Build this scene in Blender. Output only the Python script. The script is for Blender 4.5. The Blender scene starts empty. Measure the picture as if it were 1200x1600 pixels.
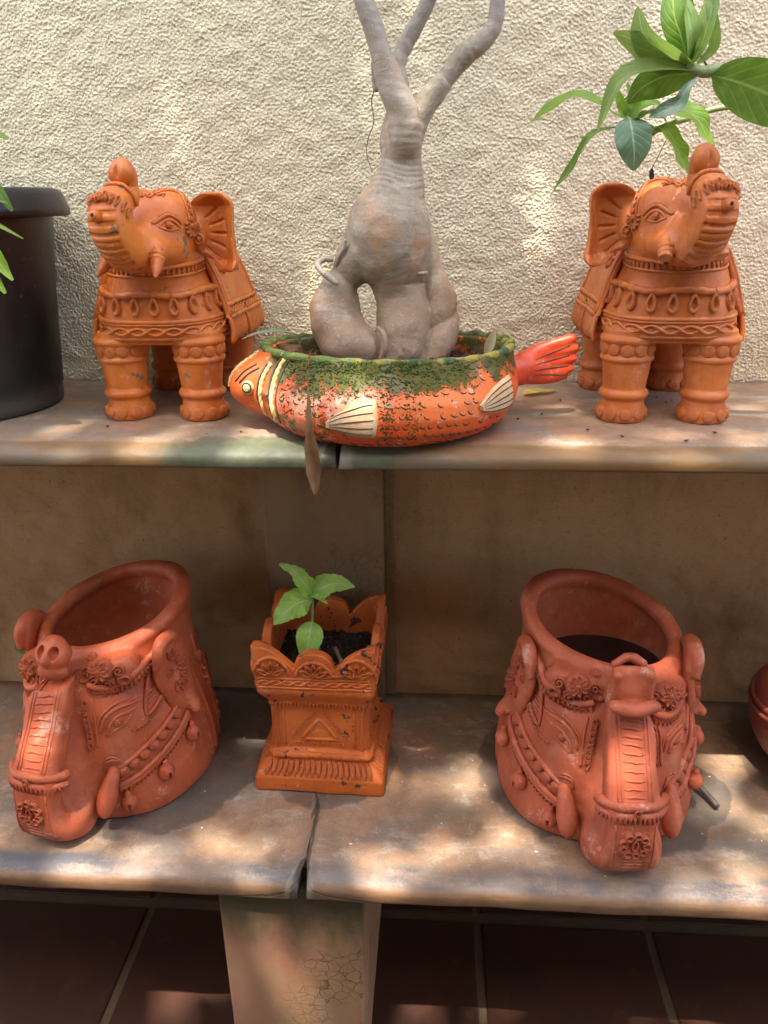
import bpy, math, random
import numpy as np
from mathutils import Vector, Matrix
from mathutils.bvhtree import BVHTree
import openvdb

# ------------------------------------------------------------------ camera, sky, sun
S = bpy.context.scene
COL = S.collection
P_, Y_, R_ = math.radians(21.996), math.radians(4.073), math.radians(-0.737)
fw = Vector((-math.sin(Y_) * math.cos(P_), math.cos(Y_) * math.cos(P_), -math.sin(P_)))
r0 = Vector((math.cos(Y_), math.sin(Y_), 0)); u0 = r0.cross(fw)
rr = math.cos(R_) * r0 + math.sin(R_) * u0
uu = -math.sin(R_) * r0 + math.cos(R_) * u0
cd = bpy.data.cameras.new('camera'); cam = bpy.data.objects.new('camera', cd); COL.objects.link(cam)
m3 = Matrix((rr, uu, -fw)).transposed()
cam.matrix_world = Matrix.Translation((0, -1.3, .2855)) @ m3.to_4x4()
cd.sensor_fit = 'VERTICAL'; cd.sensor_height = 24; cd.sensor_width = 24
cd.lens = 1209.3 / 1600 * 24; cd.clip_start = .02; cd.clip_end = 500
S.camera = cam

SUN_EL, SUN_AZ = 69, -14          # azimuth of the sun seen from the wall: 0 = straight in front, negative = to the left
w = bpy.data.worlds.new('World'); S.world = w; w.use_nodes = True
nt = w.node_tree; sky = nt.nodes.new('ShaderNodeTexSky'); sky.sky_type = 'NISHITA'; sky.sun_disc = False
sky.dust_density = 4.0; sky.ozone_density = .35; sky.air_density = 1.0
sky.sun_elevation = math.radians(SUN_EL)
sky.sun_rotation = math.radians(180 - SUN_AZ)
bg = nt.nodes['Background']; bg.inputs[1].default_value = .15
nt.links.new(sky.outputs[0], bg.inputs[0])
sl = bpy.data.lights.new('sun', 'SUN'); sun = bpy.data.objects.new('sun', sl); COL.objects.link(sun)
sl.energy = 2.05; sl.angle = math.radians(.55); sl.color = (1, .93, .82)
e_, a_ = math.radians(SUN_EL), math.radians(SUN_AZ)
SUND = Vector((math.sin(a_) * math.cos(e_), -math.cos(a_) * math.cos(e_), math.sin(e_)))   # towards the sun
sun.rotation_euler = SUND.to_track_quat('Z', 'Y').to_euler()
sun.location = SUND * 6
S.view_settings.view_transform = 'Standard'; S.view_settings.look = 'None'
S.view_settings.gamma = 1; S.view_settings.use_curve_mapping = False
S.view_settings.exposure = 2.62
S.cycles.max_bounces = 8; S.cycles.diffuse_bounces = 5

ZB, ZF = -.628, -1.1              # lower bench top, floor
rng = random.Random(7); NR = np.random.RandomState(3)

# ------------------------------------------------------------------ objects
def tag(o, label=None, cat=None, group=None, kind=None):
    for k, v in (('label', label), ('category', cat), ('group', group), ('kind', kind)):
        if v: o[k] = v
    return o
def thing(name, label, cat, loc=(0, 0, 0), rz=0, group=None):
    o = bpy.data.objects.new(name, None); COL.objects.link(o); o.location = loc; o.rotation_euler = (0, 0, rz)
    o.empty_display_size = .05
    return tag(o, label, cat, group)
def mesh(name, v, f, smooth=True, mat=None):
    m = bpy.data.meshes.new(name)
    m.from_pydata([tuple(map(float, p)) for p in v] if not isinstance(v, np.ndarray) else v.tolist(), [], f if not isinstance(f, np.ndarray) else f.tolist())
    m.polygons.foreach_set('use_smooth', [smooth] * len(m.polygons))
    if mat: m.materials.append(mat)
    m.update(); return m
def obj(name, m, parent=None, mat=None, M=None, label=None, kind=None):
    if mat and not m.materials: m.materials.append(mat)
    o = bpy.data.objects.new(name, m); COL.objects.link(o)
    if parent: o.parent = parent
    if M is not None: o.matrix_local = M
    return tag(o, label, kind=kind)

# ------------------------------------------------------------------ signed distance modelling
class Vol:
    def __init__(s, lo, hi, h):
        s.lo = np.array(lo, np.float32); s.h = h
        s.n = np.ceil((np.array(hi) - s.lo) / h).astype(int) + 1
        s.a = np.full(s.n, .03, np.float32)
    def sub(s, lo, hi):
        i0 = np.clip(np.floor((np.array(lo) - s.lo) / s.h).astype(int), 0, s.n)
        i1 = np.clip(np.ceil((np.array(hi) - s.lo) / s.h).astype(int) + 1, 0, s.n)
        ax = [(np.arange(a, b) * s.h + l).astype(np.float32) for a, b, l in zip(i0, i1, s.lo)]
        return tuple(slice(a, b) for a, b in zip(i0, i1)), ax[0][:, None, None], ax[1][None, :, None], ax[2][None, None, :]
    def put(s, fn, lo, hi, k=0., op='u'):
        g = k + 3 * s.h
        sl, X, Y, Z = s.sub(np.array(lo) - g, np.array(hi) + g)
        A = s.a[sl]
        if A.size == 0: return
        B = np.broadcast_to(fn(X, Y, Z), A.shape).astype(np.float32)
        if op == 's': A2, B2 = -A, B
        else: A2, B2 = A, B
        if op == 'i': A2, B2 = -A, -B
        R = np.minimum(A2, B2)
        if k > 0:
            hh = np.maximum(k - np.abs(A2 - B2), 0) / k; R = R - hh * hh * k * .25
        s.a[sl] = R if op == 'u' else -R
    def ell(s, c, r, k=.01, R=None, op='u'):
        c = np.array(c, float); r = np.array(r, float); mx = r.max()
        def fn(X, Y, Z):
            x, y, z = X - c[0], Y - c[1], Z - c[2]
            if R is not None:
                x, y, z = (R[0][0] * x + R[0][1] * y + R[0][2] * z, R[1][0] * x + R[1][1] * y + R[1][2] * z, R[2][0] * x + R[2][1] * y + R[2][2] * z)
            q = np.sqrt((x / r[0]) ** 2 + (y / r[1]) ** 2 + (z / r[2]) ** 2)
            g = np.sqrt((x / r[0] ** 2) ** 2 + (y / r[1] ** 2) ** 2 + (z / r[2] ** 2) ** 2)
            return q * (q - 1) / (g + 1e-4)
        e = r if R is None else np.array([mx] * 3)
        s.put(fn, c - e, c + e, k, op)
    def chain(s, pts, k=.01, op='u', n=5, sx=None, dense=True):
        P = smooth_path(pts, n) if dense else np.array(pts, float)
        rm = P[:, 3].max()
        lo = P[:, :3].min(0) - rm * (sx or 1) ; hi = P[:, :3].max(0) + rm * (sx or 1)
        def fn(X, Y, Z):
            D = None
            for a, b in zip(P[:-1], P[1:]):
                d = b - a; L2 = max(float(d[:3] @ d[:3]), 1e-9)
                t = np.clip(((X - a[0]) * d[0] + (Y - a[1]) * d[1] + (Z - a[2]) * d[2]) / L2, 0, 1)
                x, y, z = X - a[0] - t * d[0], Y - a[1] - t * d[1], Z - a[2] - t * d[2]
                r = a[3] + t * d[3]
                if sx:
                    q = ((np.abs(x) / sx) ** 4 + (y * y + z * z) ** 2) ** .25 - r
                else: q = np.sqrt(x * x + y * y + z * z) - r
                D = q if D is None else np.minimum(D, q)
            return D
        s.put(fn, lo, hi, k, op)
    def box(s, c, hf, rnd=.002, k=.003, R=None, op='u'):
        c = np.array(c, float); hf = np.array(hf, float)
        def fn(X, Y, Z):
            x, y, z = X - c[0], Y - c[1], Z - c[2]
            if R is not None:
                x, y, z = (R[0][0] * x + R[0][1] * y + R[0][2] * z, R[1][0] * x + R[1][1] * y + R[1][2] * z, R[2][0] * x + R[2][1] * y + R[2][2] * z)
            qx, qy, qz = np.abs(x) - hf[0] + rnd, np.abs(y) - hf[1] + rnd, np.abs(z) - hf[2] + rnd
            return np.sqrt(np.maximum(qx, 0) ** 2 + np.maximum(qy, 0) ** 2 + np.maximum(qz, 0) ** 2) + np.minimum(np.maximum(qx, np.maximum(qy, qz)), 0) - rnd
        e = hf if R is None else np.array([np.linalg.norm(hf)] * 3)
        s.put(fn, c - e, c + e, k, op)
    def ring(s, c, rx, ry, r, k=.003, op='u', rz=None):
        rz = rz or r
        def fn(X, Y, Z):
            x, y = X - c[0], Y - c[1]
            q = np.sqrt((x / rx) ** 2 + (y / ry) ** 2); d = (q - 1) * (rx * ry) ** .5
            return (np.sqrt(d * d + ((Z - c[2]) * r / rz) ** 2) - r)
        m = r + max(rz, r)
        s.put(fn, (c[0] - rx - m, c[1] - ry - m, c[2] - m), (c[0] + rx + m, c[1] + ry + m, c[2] + m), k, op)
    def loft(s, zs, rx, ry, cx=0, cy=0, p=2., k=.004, op='u', inset=0.):
        zs = np.array(zs, float); a = lambda v: np.array(v, float) * np.ones(len(zs))
        rx, ry, cx, cy = a(rx), a(ry), a(cx), a(cy)
        if len(zs) > 4:
            zf = np.linspace(zs[0], zs[-1], 160); sm_ = lambda q: np.convolve(np.pad(np.interp(zf, zs, q), 7, 'edge'), np.hanning(17)[1:-1] / np.hanning(17).sum(), 'valid')
            rx, ry, cx, cy = sm_(rx), sm_(ry), sm_(cx), sm_(cy); zs = zf
        def fn(X, Y, Z):
            z = Z[0, 0]; I = lambda v: np.interp(z, zs, v)[None, None, :].astype(np.float32)
            ax, ay = I(rx) - inset, I(ry) - inset
            q = ((np.abs(X - I(cx)) / ax) ** p + (np.abs(Y - I(cy)) / ay) ** p) ** (1 / p)
            d = (q - 1) * np.minimum(ax, ay) * .92
            dz = np.maximum(zs[0] - Z, Z - zs[-1])
            return np.where((d > 0) & (dz > 0), np.sqrt(d * d + dz * dz), np.maximum(d, dz))
        s.put(fn, ((cx - rx).min(), (cy - ry).min(), zs[0]), ((cx + rx).max(), (cy + ry).max(), zs[-1]), k, op)
    def wobble(s, amp, freq, seed=0):
        q = np.random.RandomState(seed); sl, X, Y, Z = s.sub(s.lo, s.lo + s.n * s.h)
        for i in range(5):
            v = q.normal(size=3); v *= freq * (.6 + i * .5) / np.linalg.norm(v); ph = q.rand(3) * 6.28
            s.a += (amp / (1 + i * .6)) * (np.sin(v[0] * X + ph[0] + v[1] * Y) * np.sin(v[2] * Z + v[1] * Y + ph[1])).astype(np.float32)
    def mesh(s, name, mat):
        a = np.clip(s.a, -.03, .03)
        a[0] = a[-1] = .03; a[:, 0] = a[:, -1] = .03; a[:, :, 0] = a[:, :, -1] = .03
        g = openvdb.FloatGrid(.03); g.copyFromArray(a); g.gridClass = openvdb.GridClass.LEVEL_SET
        v, q = g.convertToQuads(0.)
        v = v * s.h + s.lo
        m = bpy.data.meshes.new(name); q = q[:, ::-1]
        m.vertices.add(len(v)); m.vertices.foreach_set('co', v.astype(np.float32).ravel())
        m.loops.add(len(q) * 4); m.loops.foreach_set('vertex_index', q.astype(np.int32).ravel())
        m.polygons.add(len(q)); m.polygons.foreach_set('loop_start', np.arange(0, len(q) * 4, 4, dtype=np.int32))
        m.polygons.foreach_set('loop_total', np.full(len(q), 4, np.int32))
        m.polygons.foreach_set('use_smooth', np.ones(len(q), bool))
        m.update(calc_edges=True); m.materials.append(mat)
        return m, v, q

def smooth_path(pts, n=6, closed=False):
    P = np.array(pts, float); N = len(P); out = []
    if N == 2 and not closed: return np.array([P[0] + (P[1] - P[0]) * t for t in np.linspace(0, 1, n + 1)])
    g = (lambda i: P[i % N]) if closed else (lambda i: P[min(max(i, 0), N - 1)] if 0 <= i < N else (2 * P[0] - P[1] if i < 0 else 2 * P[-1] - P[-2]))
    for i in range(N if closed else N - 1):
        a, b, c, d = g(i - 1), g(i), g(i + 1), g(i + 2)
        for j in range(n):
            t = j / n
            out.append(.5 * ((2 * b) + (-a + c) * t + (2 * a - 5 * b + 4 * c - d) * t * t + (-a + 3 * b - 3 * c + d) * t ** 3))
    if not closed: out.append(P[-1])
    return np.array(out)
def bvh(v, q): return BVHTree.FromPolygons(v.tolist(), q.tolist())

# ------------------------------------------------------------------ small mesh makers
TK, ZK = 1.0, 1.0                 # relief of the applied clay work: cord radius and height of pressed pieces
def tube(P, r, sides=8, closed=False, cap=True, mod=None):
    """P (n,3); r scalar or list; mod(i, angle)->radius factor"""
    P = np.array(P, float)[:, :3]; n = len(P); r = TK * (np.ones(n) * r if np.isscalar(r) else np.array(r))
    T = np.gradient(P, axis=0) if not closed else np.roll(P, -1, 0) - np.roll(P, 1, 0)
    T /= np.linalg.norm(T, axis=1)[:, None] + 1e-12
    up = np.array([.13, .21, .97]) if abs(T[0][2]) < .9 else np.array([0, 1, .1])
    A = np.cross(T[0], up); A /= np.linalg.norm(A); V = []
    for i in range(n):
        A = A - T[i] * (A @ T[i]); A /= np.linalg.norm(A) + 1e-12; B = np.cross(T[i], A)
        for j in range(sides):
            t = 2 * math.pi * j / sides; q = r[i] * (mod(i, t) if mod else 1)
            V.append(P[i] + q * (math.cos(t) * A + math.sin(t) * B))
    F = []
    for i in range(n if closed else n - 1):
        for j in range(sides):
            a, b = i * sides, ((i + 1) % n) * sides; k = (j + 1) % sides
            F.append((a + j, a + k, b + k, b + j))
    if cap and not closed: F += [tuple(range(sides))[::-1], tuple(range((n - 1) * sides, n * sides))]
    return V, F
def polar(outline, prof, n=14):
    V, F = [], []
    for s, z in prof[:-1]:
        for j in range(n):
            x, y = outline(2 * math.pi * j / n); V.append((x * s, y * s, z))
    for i in range(len(prof) - 2):
        for j in range(n):
            k = (j + 1) % n; F.append((i * n + j, i * n + k, (i + 1) * n + k, (i + 1) * n + j))
    V.append((0, 0, prof[-1][1])); c = len(V) - 1; b = (len(prof) - 2) * n
    for j in range(n): F.append((b + j, b + (j + 1) % n, c))
    return V, F
circ = lambda t: (math.cos(t), math.sin(t))
drop_o = lambda t: (.62 * math.sin(t) * (1 - .35 * math.cos(t) if math.cos(t) > 0 else 1), math.cos(t) * (1.15 if math.cos(t) > 0 else .85) )
def uvs(n=10, m=7):
    V = [(0, 0, 1)]; F = []
    for i in range(1, m):
        for j in range(n):
            a, b = math.pi * i / m, 2 * math.pi * j / n; V.append((math.sin(a) * math.cos(b), math.sin(a) * math.sin(b), math.cos(a)))
    V.append((0, 0, -1)); L = len(V) - 1
    for j in range(n):
        k = (j + 1) % n; F.append((0, 1 + j, 1 + k)); F.append((L, L - n + k, L - n + j))
        for i in range(m - 2): F.append((1 + i * n + j, 1 + (i + 1) * n + j, 1 + (i + 1) * n + k, 1 + i * n + k))
    return V, F
def torus(R=1, r=.3, n=14, m=6):
    return tube([(R * math.cos(2 * math.pi * i / n), R * math.sin(2 * math.pi * i / n), 0) for i in range(n)], r, m, closed=True)
def merge(*L):
    V, F = [], []
    for v, f in L:
        o = len(V); V += [tuple(p) for p in v]; F += [tuple(i + o for i in q) for q in f]
    return V, F
def xf(vf, M):
    return [tuple(M @ Vector(p)) for p in vf[0]], vf[1]
def spiral():
    P = [(.85 * (1 - t * .8) * math.cos(t * 11), .85 * (1 - t * .8) * math.sin(t * 11), .25 + .2 * t) for t in np.linspace(0, 1, 26)]
    return merge(tube(P, .15, 5), polar(circ, [(1, -.3), (.95, .1), (.6, .12), (0, .15)], 12))
PROTO = {
    'bead': uvs(), 'disc': polar(circ, [(1.02, -.5), (1, .1), (.9, .42), (.6, .58), (0, .62)], 12),
    'ring': torus(), 'eye': merge(uvs(10, 7), xf(torus(.55, .12, 14, 5), Matrix.Translation((0, 0, .78))), xf(uvs(8, 5), Matrix.Translation((0, 0, .95)) @ Matrix.Scale(.22, 4))),
    'drop': polar(drop_o, [(1.05, -.3), (1, .25), (.86, .45), (.66, .42), (.45, .06), (0, 0)], 16),
    'petal': polar(lambda t: (.42 * math.cos(t), math.sin(t)), [(1.05, -.3), (1, .22), (.85, .4), (.6, .3), (.4, .05), (0, 0)], 12),
    'stroke': polar(lambda t: (.3 * math.cos(t), math.sin(t)), [(1.05, -.3), (1, .05), (.7, .25), (0, .3)], 10),
    'cup': polar(circ, [(1.05, -.5), (1, .3), (.85, .5), (.65, .45), (.45, .1), (0, .05)], 12),
    'spiral': spiral(), 'tooth': polar(lambda t: (.55 * math.cos(t), math.sin(t)), [(1.05, -.4), (.95, .2), (.5, .6), (0, .7)], 8),
    'scale': merge(tube([(math.cos(t), math.sin(t) * .9, .02) for t in np.linspace(-2.75, -.4, 7)], [.05, .14, .19, .22, .19, .14, .05], 5)),
}
CACHE = {}
def inst(kind, name, parent, mat, loc, nrm, up=(0, 0, 1), sc=1., zs=None, label=None):
    key = (kind, mat.name)
    if key not in CACHE: CACHE[key] = mesh(name, *PROTO[kind], mat=mat)
    n = Vector(nrm).normalized(); u = Vector(up); x = u.cross(n)
    if x.length < 1e-4: x = Vector((1, 0, 0))
    x.normalize(); y = n.cross(x)
    s = (sc, sc, sc) if np.isscalar(sc) else sc
    if zs: s = (s[0], s[1], zs)
    M = Matrix((x * s[0], y * s[1], n * s[2] * (ZK if kind not in ('bead', 'scale') else 1))).transposed().to_4x4(); M.translation = Vector(loc)
    return obj(name, CACHE[key], parent, M=M, label=label)
def project(B, pts, n=6, off=0., closed=False, maxd=.2):
    out = []
    for p in smooth_path(pts, n, closed):
        l, nn, i, d = B.find_nearest(Vector(p[:3]))
        if l is None: l, nn = Vector(p[:3]), Vector((0, -1, 0))
        out.append((np.array(l + nn * off), np.array(nn)))
    # soften the normals so that bands stay even
    N = np.array([o[1] for o in out]); L = np.array([o[0] for o in out])
    for _ in range(2):
        N[1:-1] = (N[:-2] + N[1:-1] * 2 + N[2:]); N /= np.linalg.norm(N, axis=1)[:, None]
    return L, N
def hoop(B, c, z, t0=-180, t1=180, n=60, R=.3, off=0., zf=None):
    """points where rays from outside, aimed at the axis, meet the surface; angle 0 = -y (front)"""
    L, N = [], []
    for t in np.linspace(t0, t1, n):
        a = math.radians(t); d = Vector((math.sin(a), -math.cos(a), 0)); zz = z + (zf(a) if zf else 0)
        o = Vector((c[0], c[1], zz)) + d * R
        l, nn, i, dd = B.ray_cast(o, -d)
        if l is None: continue
        if nn.dot(d) < 0: nn = -nn
        L.append(np.array(l + nn * off)); N.append(np.array(nn))
    L, N = np.array(L), np.array(N)
    for _ in range(2): N[1:-1] = N[:-2] + 2 * N[1:-1] + N[2:]; N /= np.linalg.norm(N, axis=1)[:, None]
    return L, N
def frames(L, N):
    T = np.gradient(L, axis=0); T /= np.linalg.norm(T, axis=1)[:, None] + 1e-12
    Sd = np.cross(N, T); Sd /= np.linalg.norm(Sd, axis=1)[:, None] + 1e-12
    return T, Sd
def band(path, hw, h, prof=None):
    L, N = path; T, Sd = frames(L, N); V, F = [], []
    prof = prof or [(-1, -1), (-1, .35), (-.8, .85), (-.4, 1), (.4, 1), (.8, .85), (1, .35), (1, -1)]
    m = len(prof)
    for i in range(len(L)):
        for a, b in prof: V.append(L[i] + Sd[i] * a * hw + N[i] * b * h)
    for i in range(len(L) - 1):
        for j in range(m - 1): F.append((i * m + j, i * m + j + 1, (i + 1) * m + j + 1, (i + 1) * m + j))
    F += [tuple(range(m)), tuple(range((len(L) - 1) * m, len(L) * m))[::-1]]
    return V, F
def rope(path, r, off=0., twist=1.6, flat=1.):
    L, N = path; s = np.concatenate([[0], np.cumsum(np.linalg.norm(np.diff(L, axis=0), axis=1))])
    n = max(8, int(s[-1] / (r * .45))); ss = np.linspace(0, s[-1], n)
    Q = np.stack([np.interp(ss, s, (L + N * off)[:, i]) for i in range(3)], 1)
    return tube(Q, r, 10, mod=lambda i, t: .86 + .26 * abs(math.sin(t - ss[i] / r * twist * .5)))
def braid(path, w, r, wl, off=0.):
    L, N = path; T, Sd = frames(L, N); s = np.concatenate([[0], np.cumsum(np.linalg.norm(np.diff(L, axis=0), axis=1))])
    n = max(12, int(s[-1] / wl * 12)); ss = np.linspace(0, s[-1], n); I = lambda A: np.stack([np.interp(ss, s, A[:, i]) for i in range(3)], 1)
    L, N, Sd = I(L), I(N), I(Sd); out = []
    for g in (1, -1):
        a = np.sin(ss / wl * 2 * math.pi * .5) * g
        b = np.cos(ss / wl * 2 * math.pi * .5) * g
        out.append(tube(L + Sd * (a * w)[:, None] + N * (off + b * r * .35)[:, None], r * (1 - .35 * np.abs(a)) , 6))
    return merge(*out)
def along(path, spacing, start=.5, jit=0.):
    L, N = path; s = np.concatenate([[0], np.cumsum(np.linalg.norm(np.diff(L, axis=0), axis=1))])
    n = max(1, int(round(s[-1] / spacing)))
    T, _ = frames(L, N)
    for i in range(n):
        q = (i + start + rng.uniform(-jit, jit)) * s[-1] / n
        g = lambda A: np.array([np.interp(q, s, A[:, j]) for j in range(3)])
        yield g(L), g(N), g(T)
def flower(parent, mat, c, nrm, up=(0, 0, 1), R=.012, n=8, pl=.006, kind='petal', core='bead', cs=.004, zs=None, a0=0, a1=360, ctr=True, wd=1.):
    n_ = Vector(nrm).normalized(); u = Vector(up); x = u.cross(n_).normalized(); y = n_.cross(x)
    full = abs(a1 - a0) >= 360
    for i in range(n):
        a = math.radians(a0 + (a1 - a0) * (i / n if full else i / max(1, n - 1)) + rng.uniform(-4, 4))
        d = x * math.cos(a) + y * math.sin(a); q = rng.uniform(.9, 1.08)
        inst(kind, 'petal', parent, mat, Vector(c) + d * R, n_, d, (pl * q * wd, pl * q, zs or pl * .8))
    if ctr: inst(core, 'boss', parent, mat, Vector(c) + n_ * .0005, n_, u, cs)

# ------------------------------------------------------------------ shader shorthand
class NT:
    def __init__(s, name):
        s.m = bpy.data.materials.new(name); s.m.use_nodes = True; s.t = s.m.node_tree
        s.b = s.t.nodes['Principled BSDF']; s.out = s.t.nodes['Material Output']
        tc = s.t.nodes.new('ShaderNodeTexCoord'); s.o = tc.outputs['Object']; s.uv = tc.outputs['UV']
        s.x = s.y = s.z = None
    def lk(s, v, i):
        if v is None: return
        if hasattr(v, 'is_linked') or isinstance(v, bpy.types.NodeSocket): s.t.links.new(v, i)
        else:
            if i.type == 'RGBA' and not np.isscalar(v): v = tuple(v)[:3] + (1,)
            i.default_value = v
    def xyz(s, src=None):
        n = s.t.nodes.new('ShaderNodeSeparateXYZ'); s.lk(src or s.o, n.inputs[0]); return n.outputs[0], n.outputs[1], n.outputs[2]
    def M(s, op, a, b=0., c=0.):
        n = s.t.nodes.new('ShaderNodeMath'); n.operation = op; s.lk(a, n.inputs[0]); s.lk(b, n.inputs[1]); s.lk(c, n.inputs[2]); return n.outputs[0]
    def add(s, a, b): return s.M('ADD', a, b)
    def mul(s, a, b): return s.M('MULTIPLY', a, b)
    def sub(s, a, b): return s.M('SUBTRACT', a, b)
    def mx(s, a, b): return s.M('MAXIMUM', a, b)
    def mn(s, a, b): return s.M('MINIMUM', a, b)
    def st(s, v, a, b, c=0., d=1.):
        n = s.t.nodes.new('ShaderNodeMapRange'); n.interpolation_type = 'SMOOTHSTEP'
        for i, q in enumerate((v, a, b, c, d)): s.lk(q, n.inputs[i])
        return n.outputs[0]
    def scale(s, sc, rot=(0, 0, 0), loc=(0, 0, 0), src=None):
        n = s.t.nodes.new('ShaderNodeMapping'); s.lk(src or s.o, n.inputs[0]); n.inputs[1].default_value = loc; n.inputs[2].default_value = rot; n.inputs[3].default_value = sc; return n.outputs[0]
    def noise(s, sc, det=4, rough=.55, vec=None, dist=0., col=False):
        n = s.t.nodes.new('ShaderNodeTexNoise'); s.lk(vec or s.o, n.inputs['Vector']); n.inputs['Scale'].default_value = sc
        n.inputs['Detail'].default_value = det; n.inputs['Roughness'].default_value = rough; n.inputs['Distortion'].default_value = dist
        return n.outputs[1 if col else 0]
    def vor(s, sc, feat='F1', vec=None, out='Distance', rnd=1.):
        n = s.t.nodes.new('ShaderNodeTexVoronoi'); n.feature = feat; s.lk(vec or s.o, n.inputs['Vector']); n.inputs['Scale'].default_value = sc; n.inputs['Randomness'].default_value = rnd; return n.outputs[out]
    def mix(s, f, a, b, bt='MIX'):
        n = s.t.nodes.new('ShaderNodeMix'); n.data_type = 'RGBA'; n.blend_type = bt; s.lk(f, n.inputs[0]); s.lk(a, n.inputs[6]); s.lk(b, n.inputs[7]); return n.outputs[2]
    def warp(s, amt, sc):
        n = s.t.nodes.new('ShaderNodeVectorMath'); n.operation = 'MULTIPLY_ADD'
        c = s.noise(sc, 3, col=True); s.lk(c, n.inputs[0]); n.inputs[1].default_value = (amt,) * 3; s.lk(s.o, n.inputs[2]); return n.outputs[0]
    def bump(s, h, st=.5, d=.002, prev=None):
        n = s.t.nodes.new('ShaderNodeBump'); s.lk(h, n.inputs['Height']); n.inputs['Strength'].default_value = st; n.inputs['Distance'].default_value = d
        if prev: s.lk(prev, n.inputs['Normal'])
        return n.outputs[0]
    def done(s, col, rough=.6, nrm=None, spec=.5, coat=0., **kw):
        s.lk(col, s.b.inputs['Base Color']); s.lk(rough, s.b.inputs['Roughness']); s.lk(nrm, s.b.inputs['Normal']); s.b.inputs['Specular IOR Level'].default_value = spec
        s.b.inputs['Coat Weight'].default_value = coat; s.b.inputs['Coat Roughness'].default_value = .25
        for k, v in kw.items(): s.lk(v, s.b.inputs[k.replace('_', ' ')])
        return s.m

def terracotta(name, c1, c2, c3, rough=.5, chips=0., chipcol=(.09, .04, .03), coat=0., seed=0., dust=.25, bump=.35):
    t = NT(name); v = t.scale((1, 1, 1), loc=(seed, seed * .7, 0))
    c = t.mix(t.st(t.noise(14, 4, .6, v), .35, .65), c1, c2)
    c = t.mix(t.mul(t.st(t.noise(38, 5, .65, v), .5, .72), .55), c, c3)
    c = t.mix(t.mul(t.st(t.noise(9, 5, .7, t.scale((1, 1, .6), loc=(3, 1, seed))), .52, .7), dust), c, (.60, .27, .15))
    c = t.mix(t.mul(t.st(t.noise(330, 2, .5, v), .62, .75), .35), c, chipcol)
    r = t.st(t.noise(22, 4, .6, v), .3, .7, rough - .09, rough + .12)
    if chips:
        q = t.st(t.add(t.noise(26, 5, .7, v), t.mul(t.noise(120, 3, .6, v), .22)), .80 - chips, .82 - chips)
        c = t.mix(q, c, chipcol); r = t.mx(r, t.mul(q, .85))
    c = t.mix(t.mul(t.st(t.add(t.noise(17, 6, .8, v), t.mul(t.noise(90, 4, .7, v), .25)), .70, .82), .35 + dust * .5), c, (.66, .42, .30))
    c = t.mix(t.mul(t.st(t.noise(11, 5, .75, t.scale((1, 1, 1), loc=(seed, 9, 2))), .54, .66), .35), c, (c2[0] * .62, c2[1] * .6, c2[2] * .7))
    b = t.bump(t.noise(60, 6, .7, v), bump * 1.5, .0020); b = t.bump(t.noise(380, 4, .7, v), bump * 1.3, .0006, b)
    return t.done(c, r, b, .4, coat)

MAT = {}
MAT['orange'] = terracotta('orange painted terracotta', (.64, .175, .024), (.52, .120, .018), (.66, .225, .042), .42, .055, (.17, .12, .07), .12, 1.3, .18)
MAT['orange2'] = terracotta('orange brown terracotta', (.56, .155, .030), (.45, .110, .022), (.60, .205, .052), .48, .0, (.10, .05, .03), .08, 4.1, .25)
MAT['red'] = terracotta('red terracotta', (.50, .105, .038), (.40, .080, .029), (.57, .150, .060), .54, 0, (.2, .08, .04), .0, 2.2, .30, .35)
MAT['red2'] = terracotta('dusty red terracotta', (.46, .100, .042), (.36, .075, .031), (.54, .155, .075), .58, 0, (.2, .08, .04), .0, 7.7, .42, .35)
MAT['planter'] = terracotta('chipped orange terracotta', (.57, .135, .020), (.45, .095, .016), (.52, .12, .022), .55, .085, (.07, .03, .028), 0, 8.7, .15)

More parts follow.
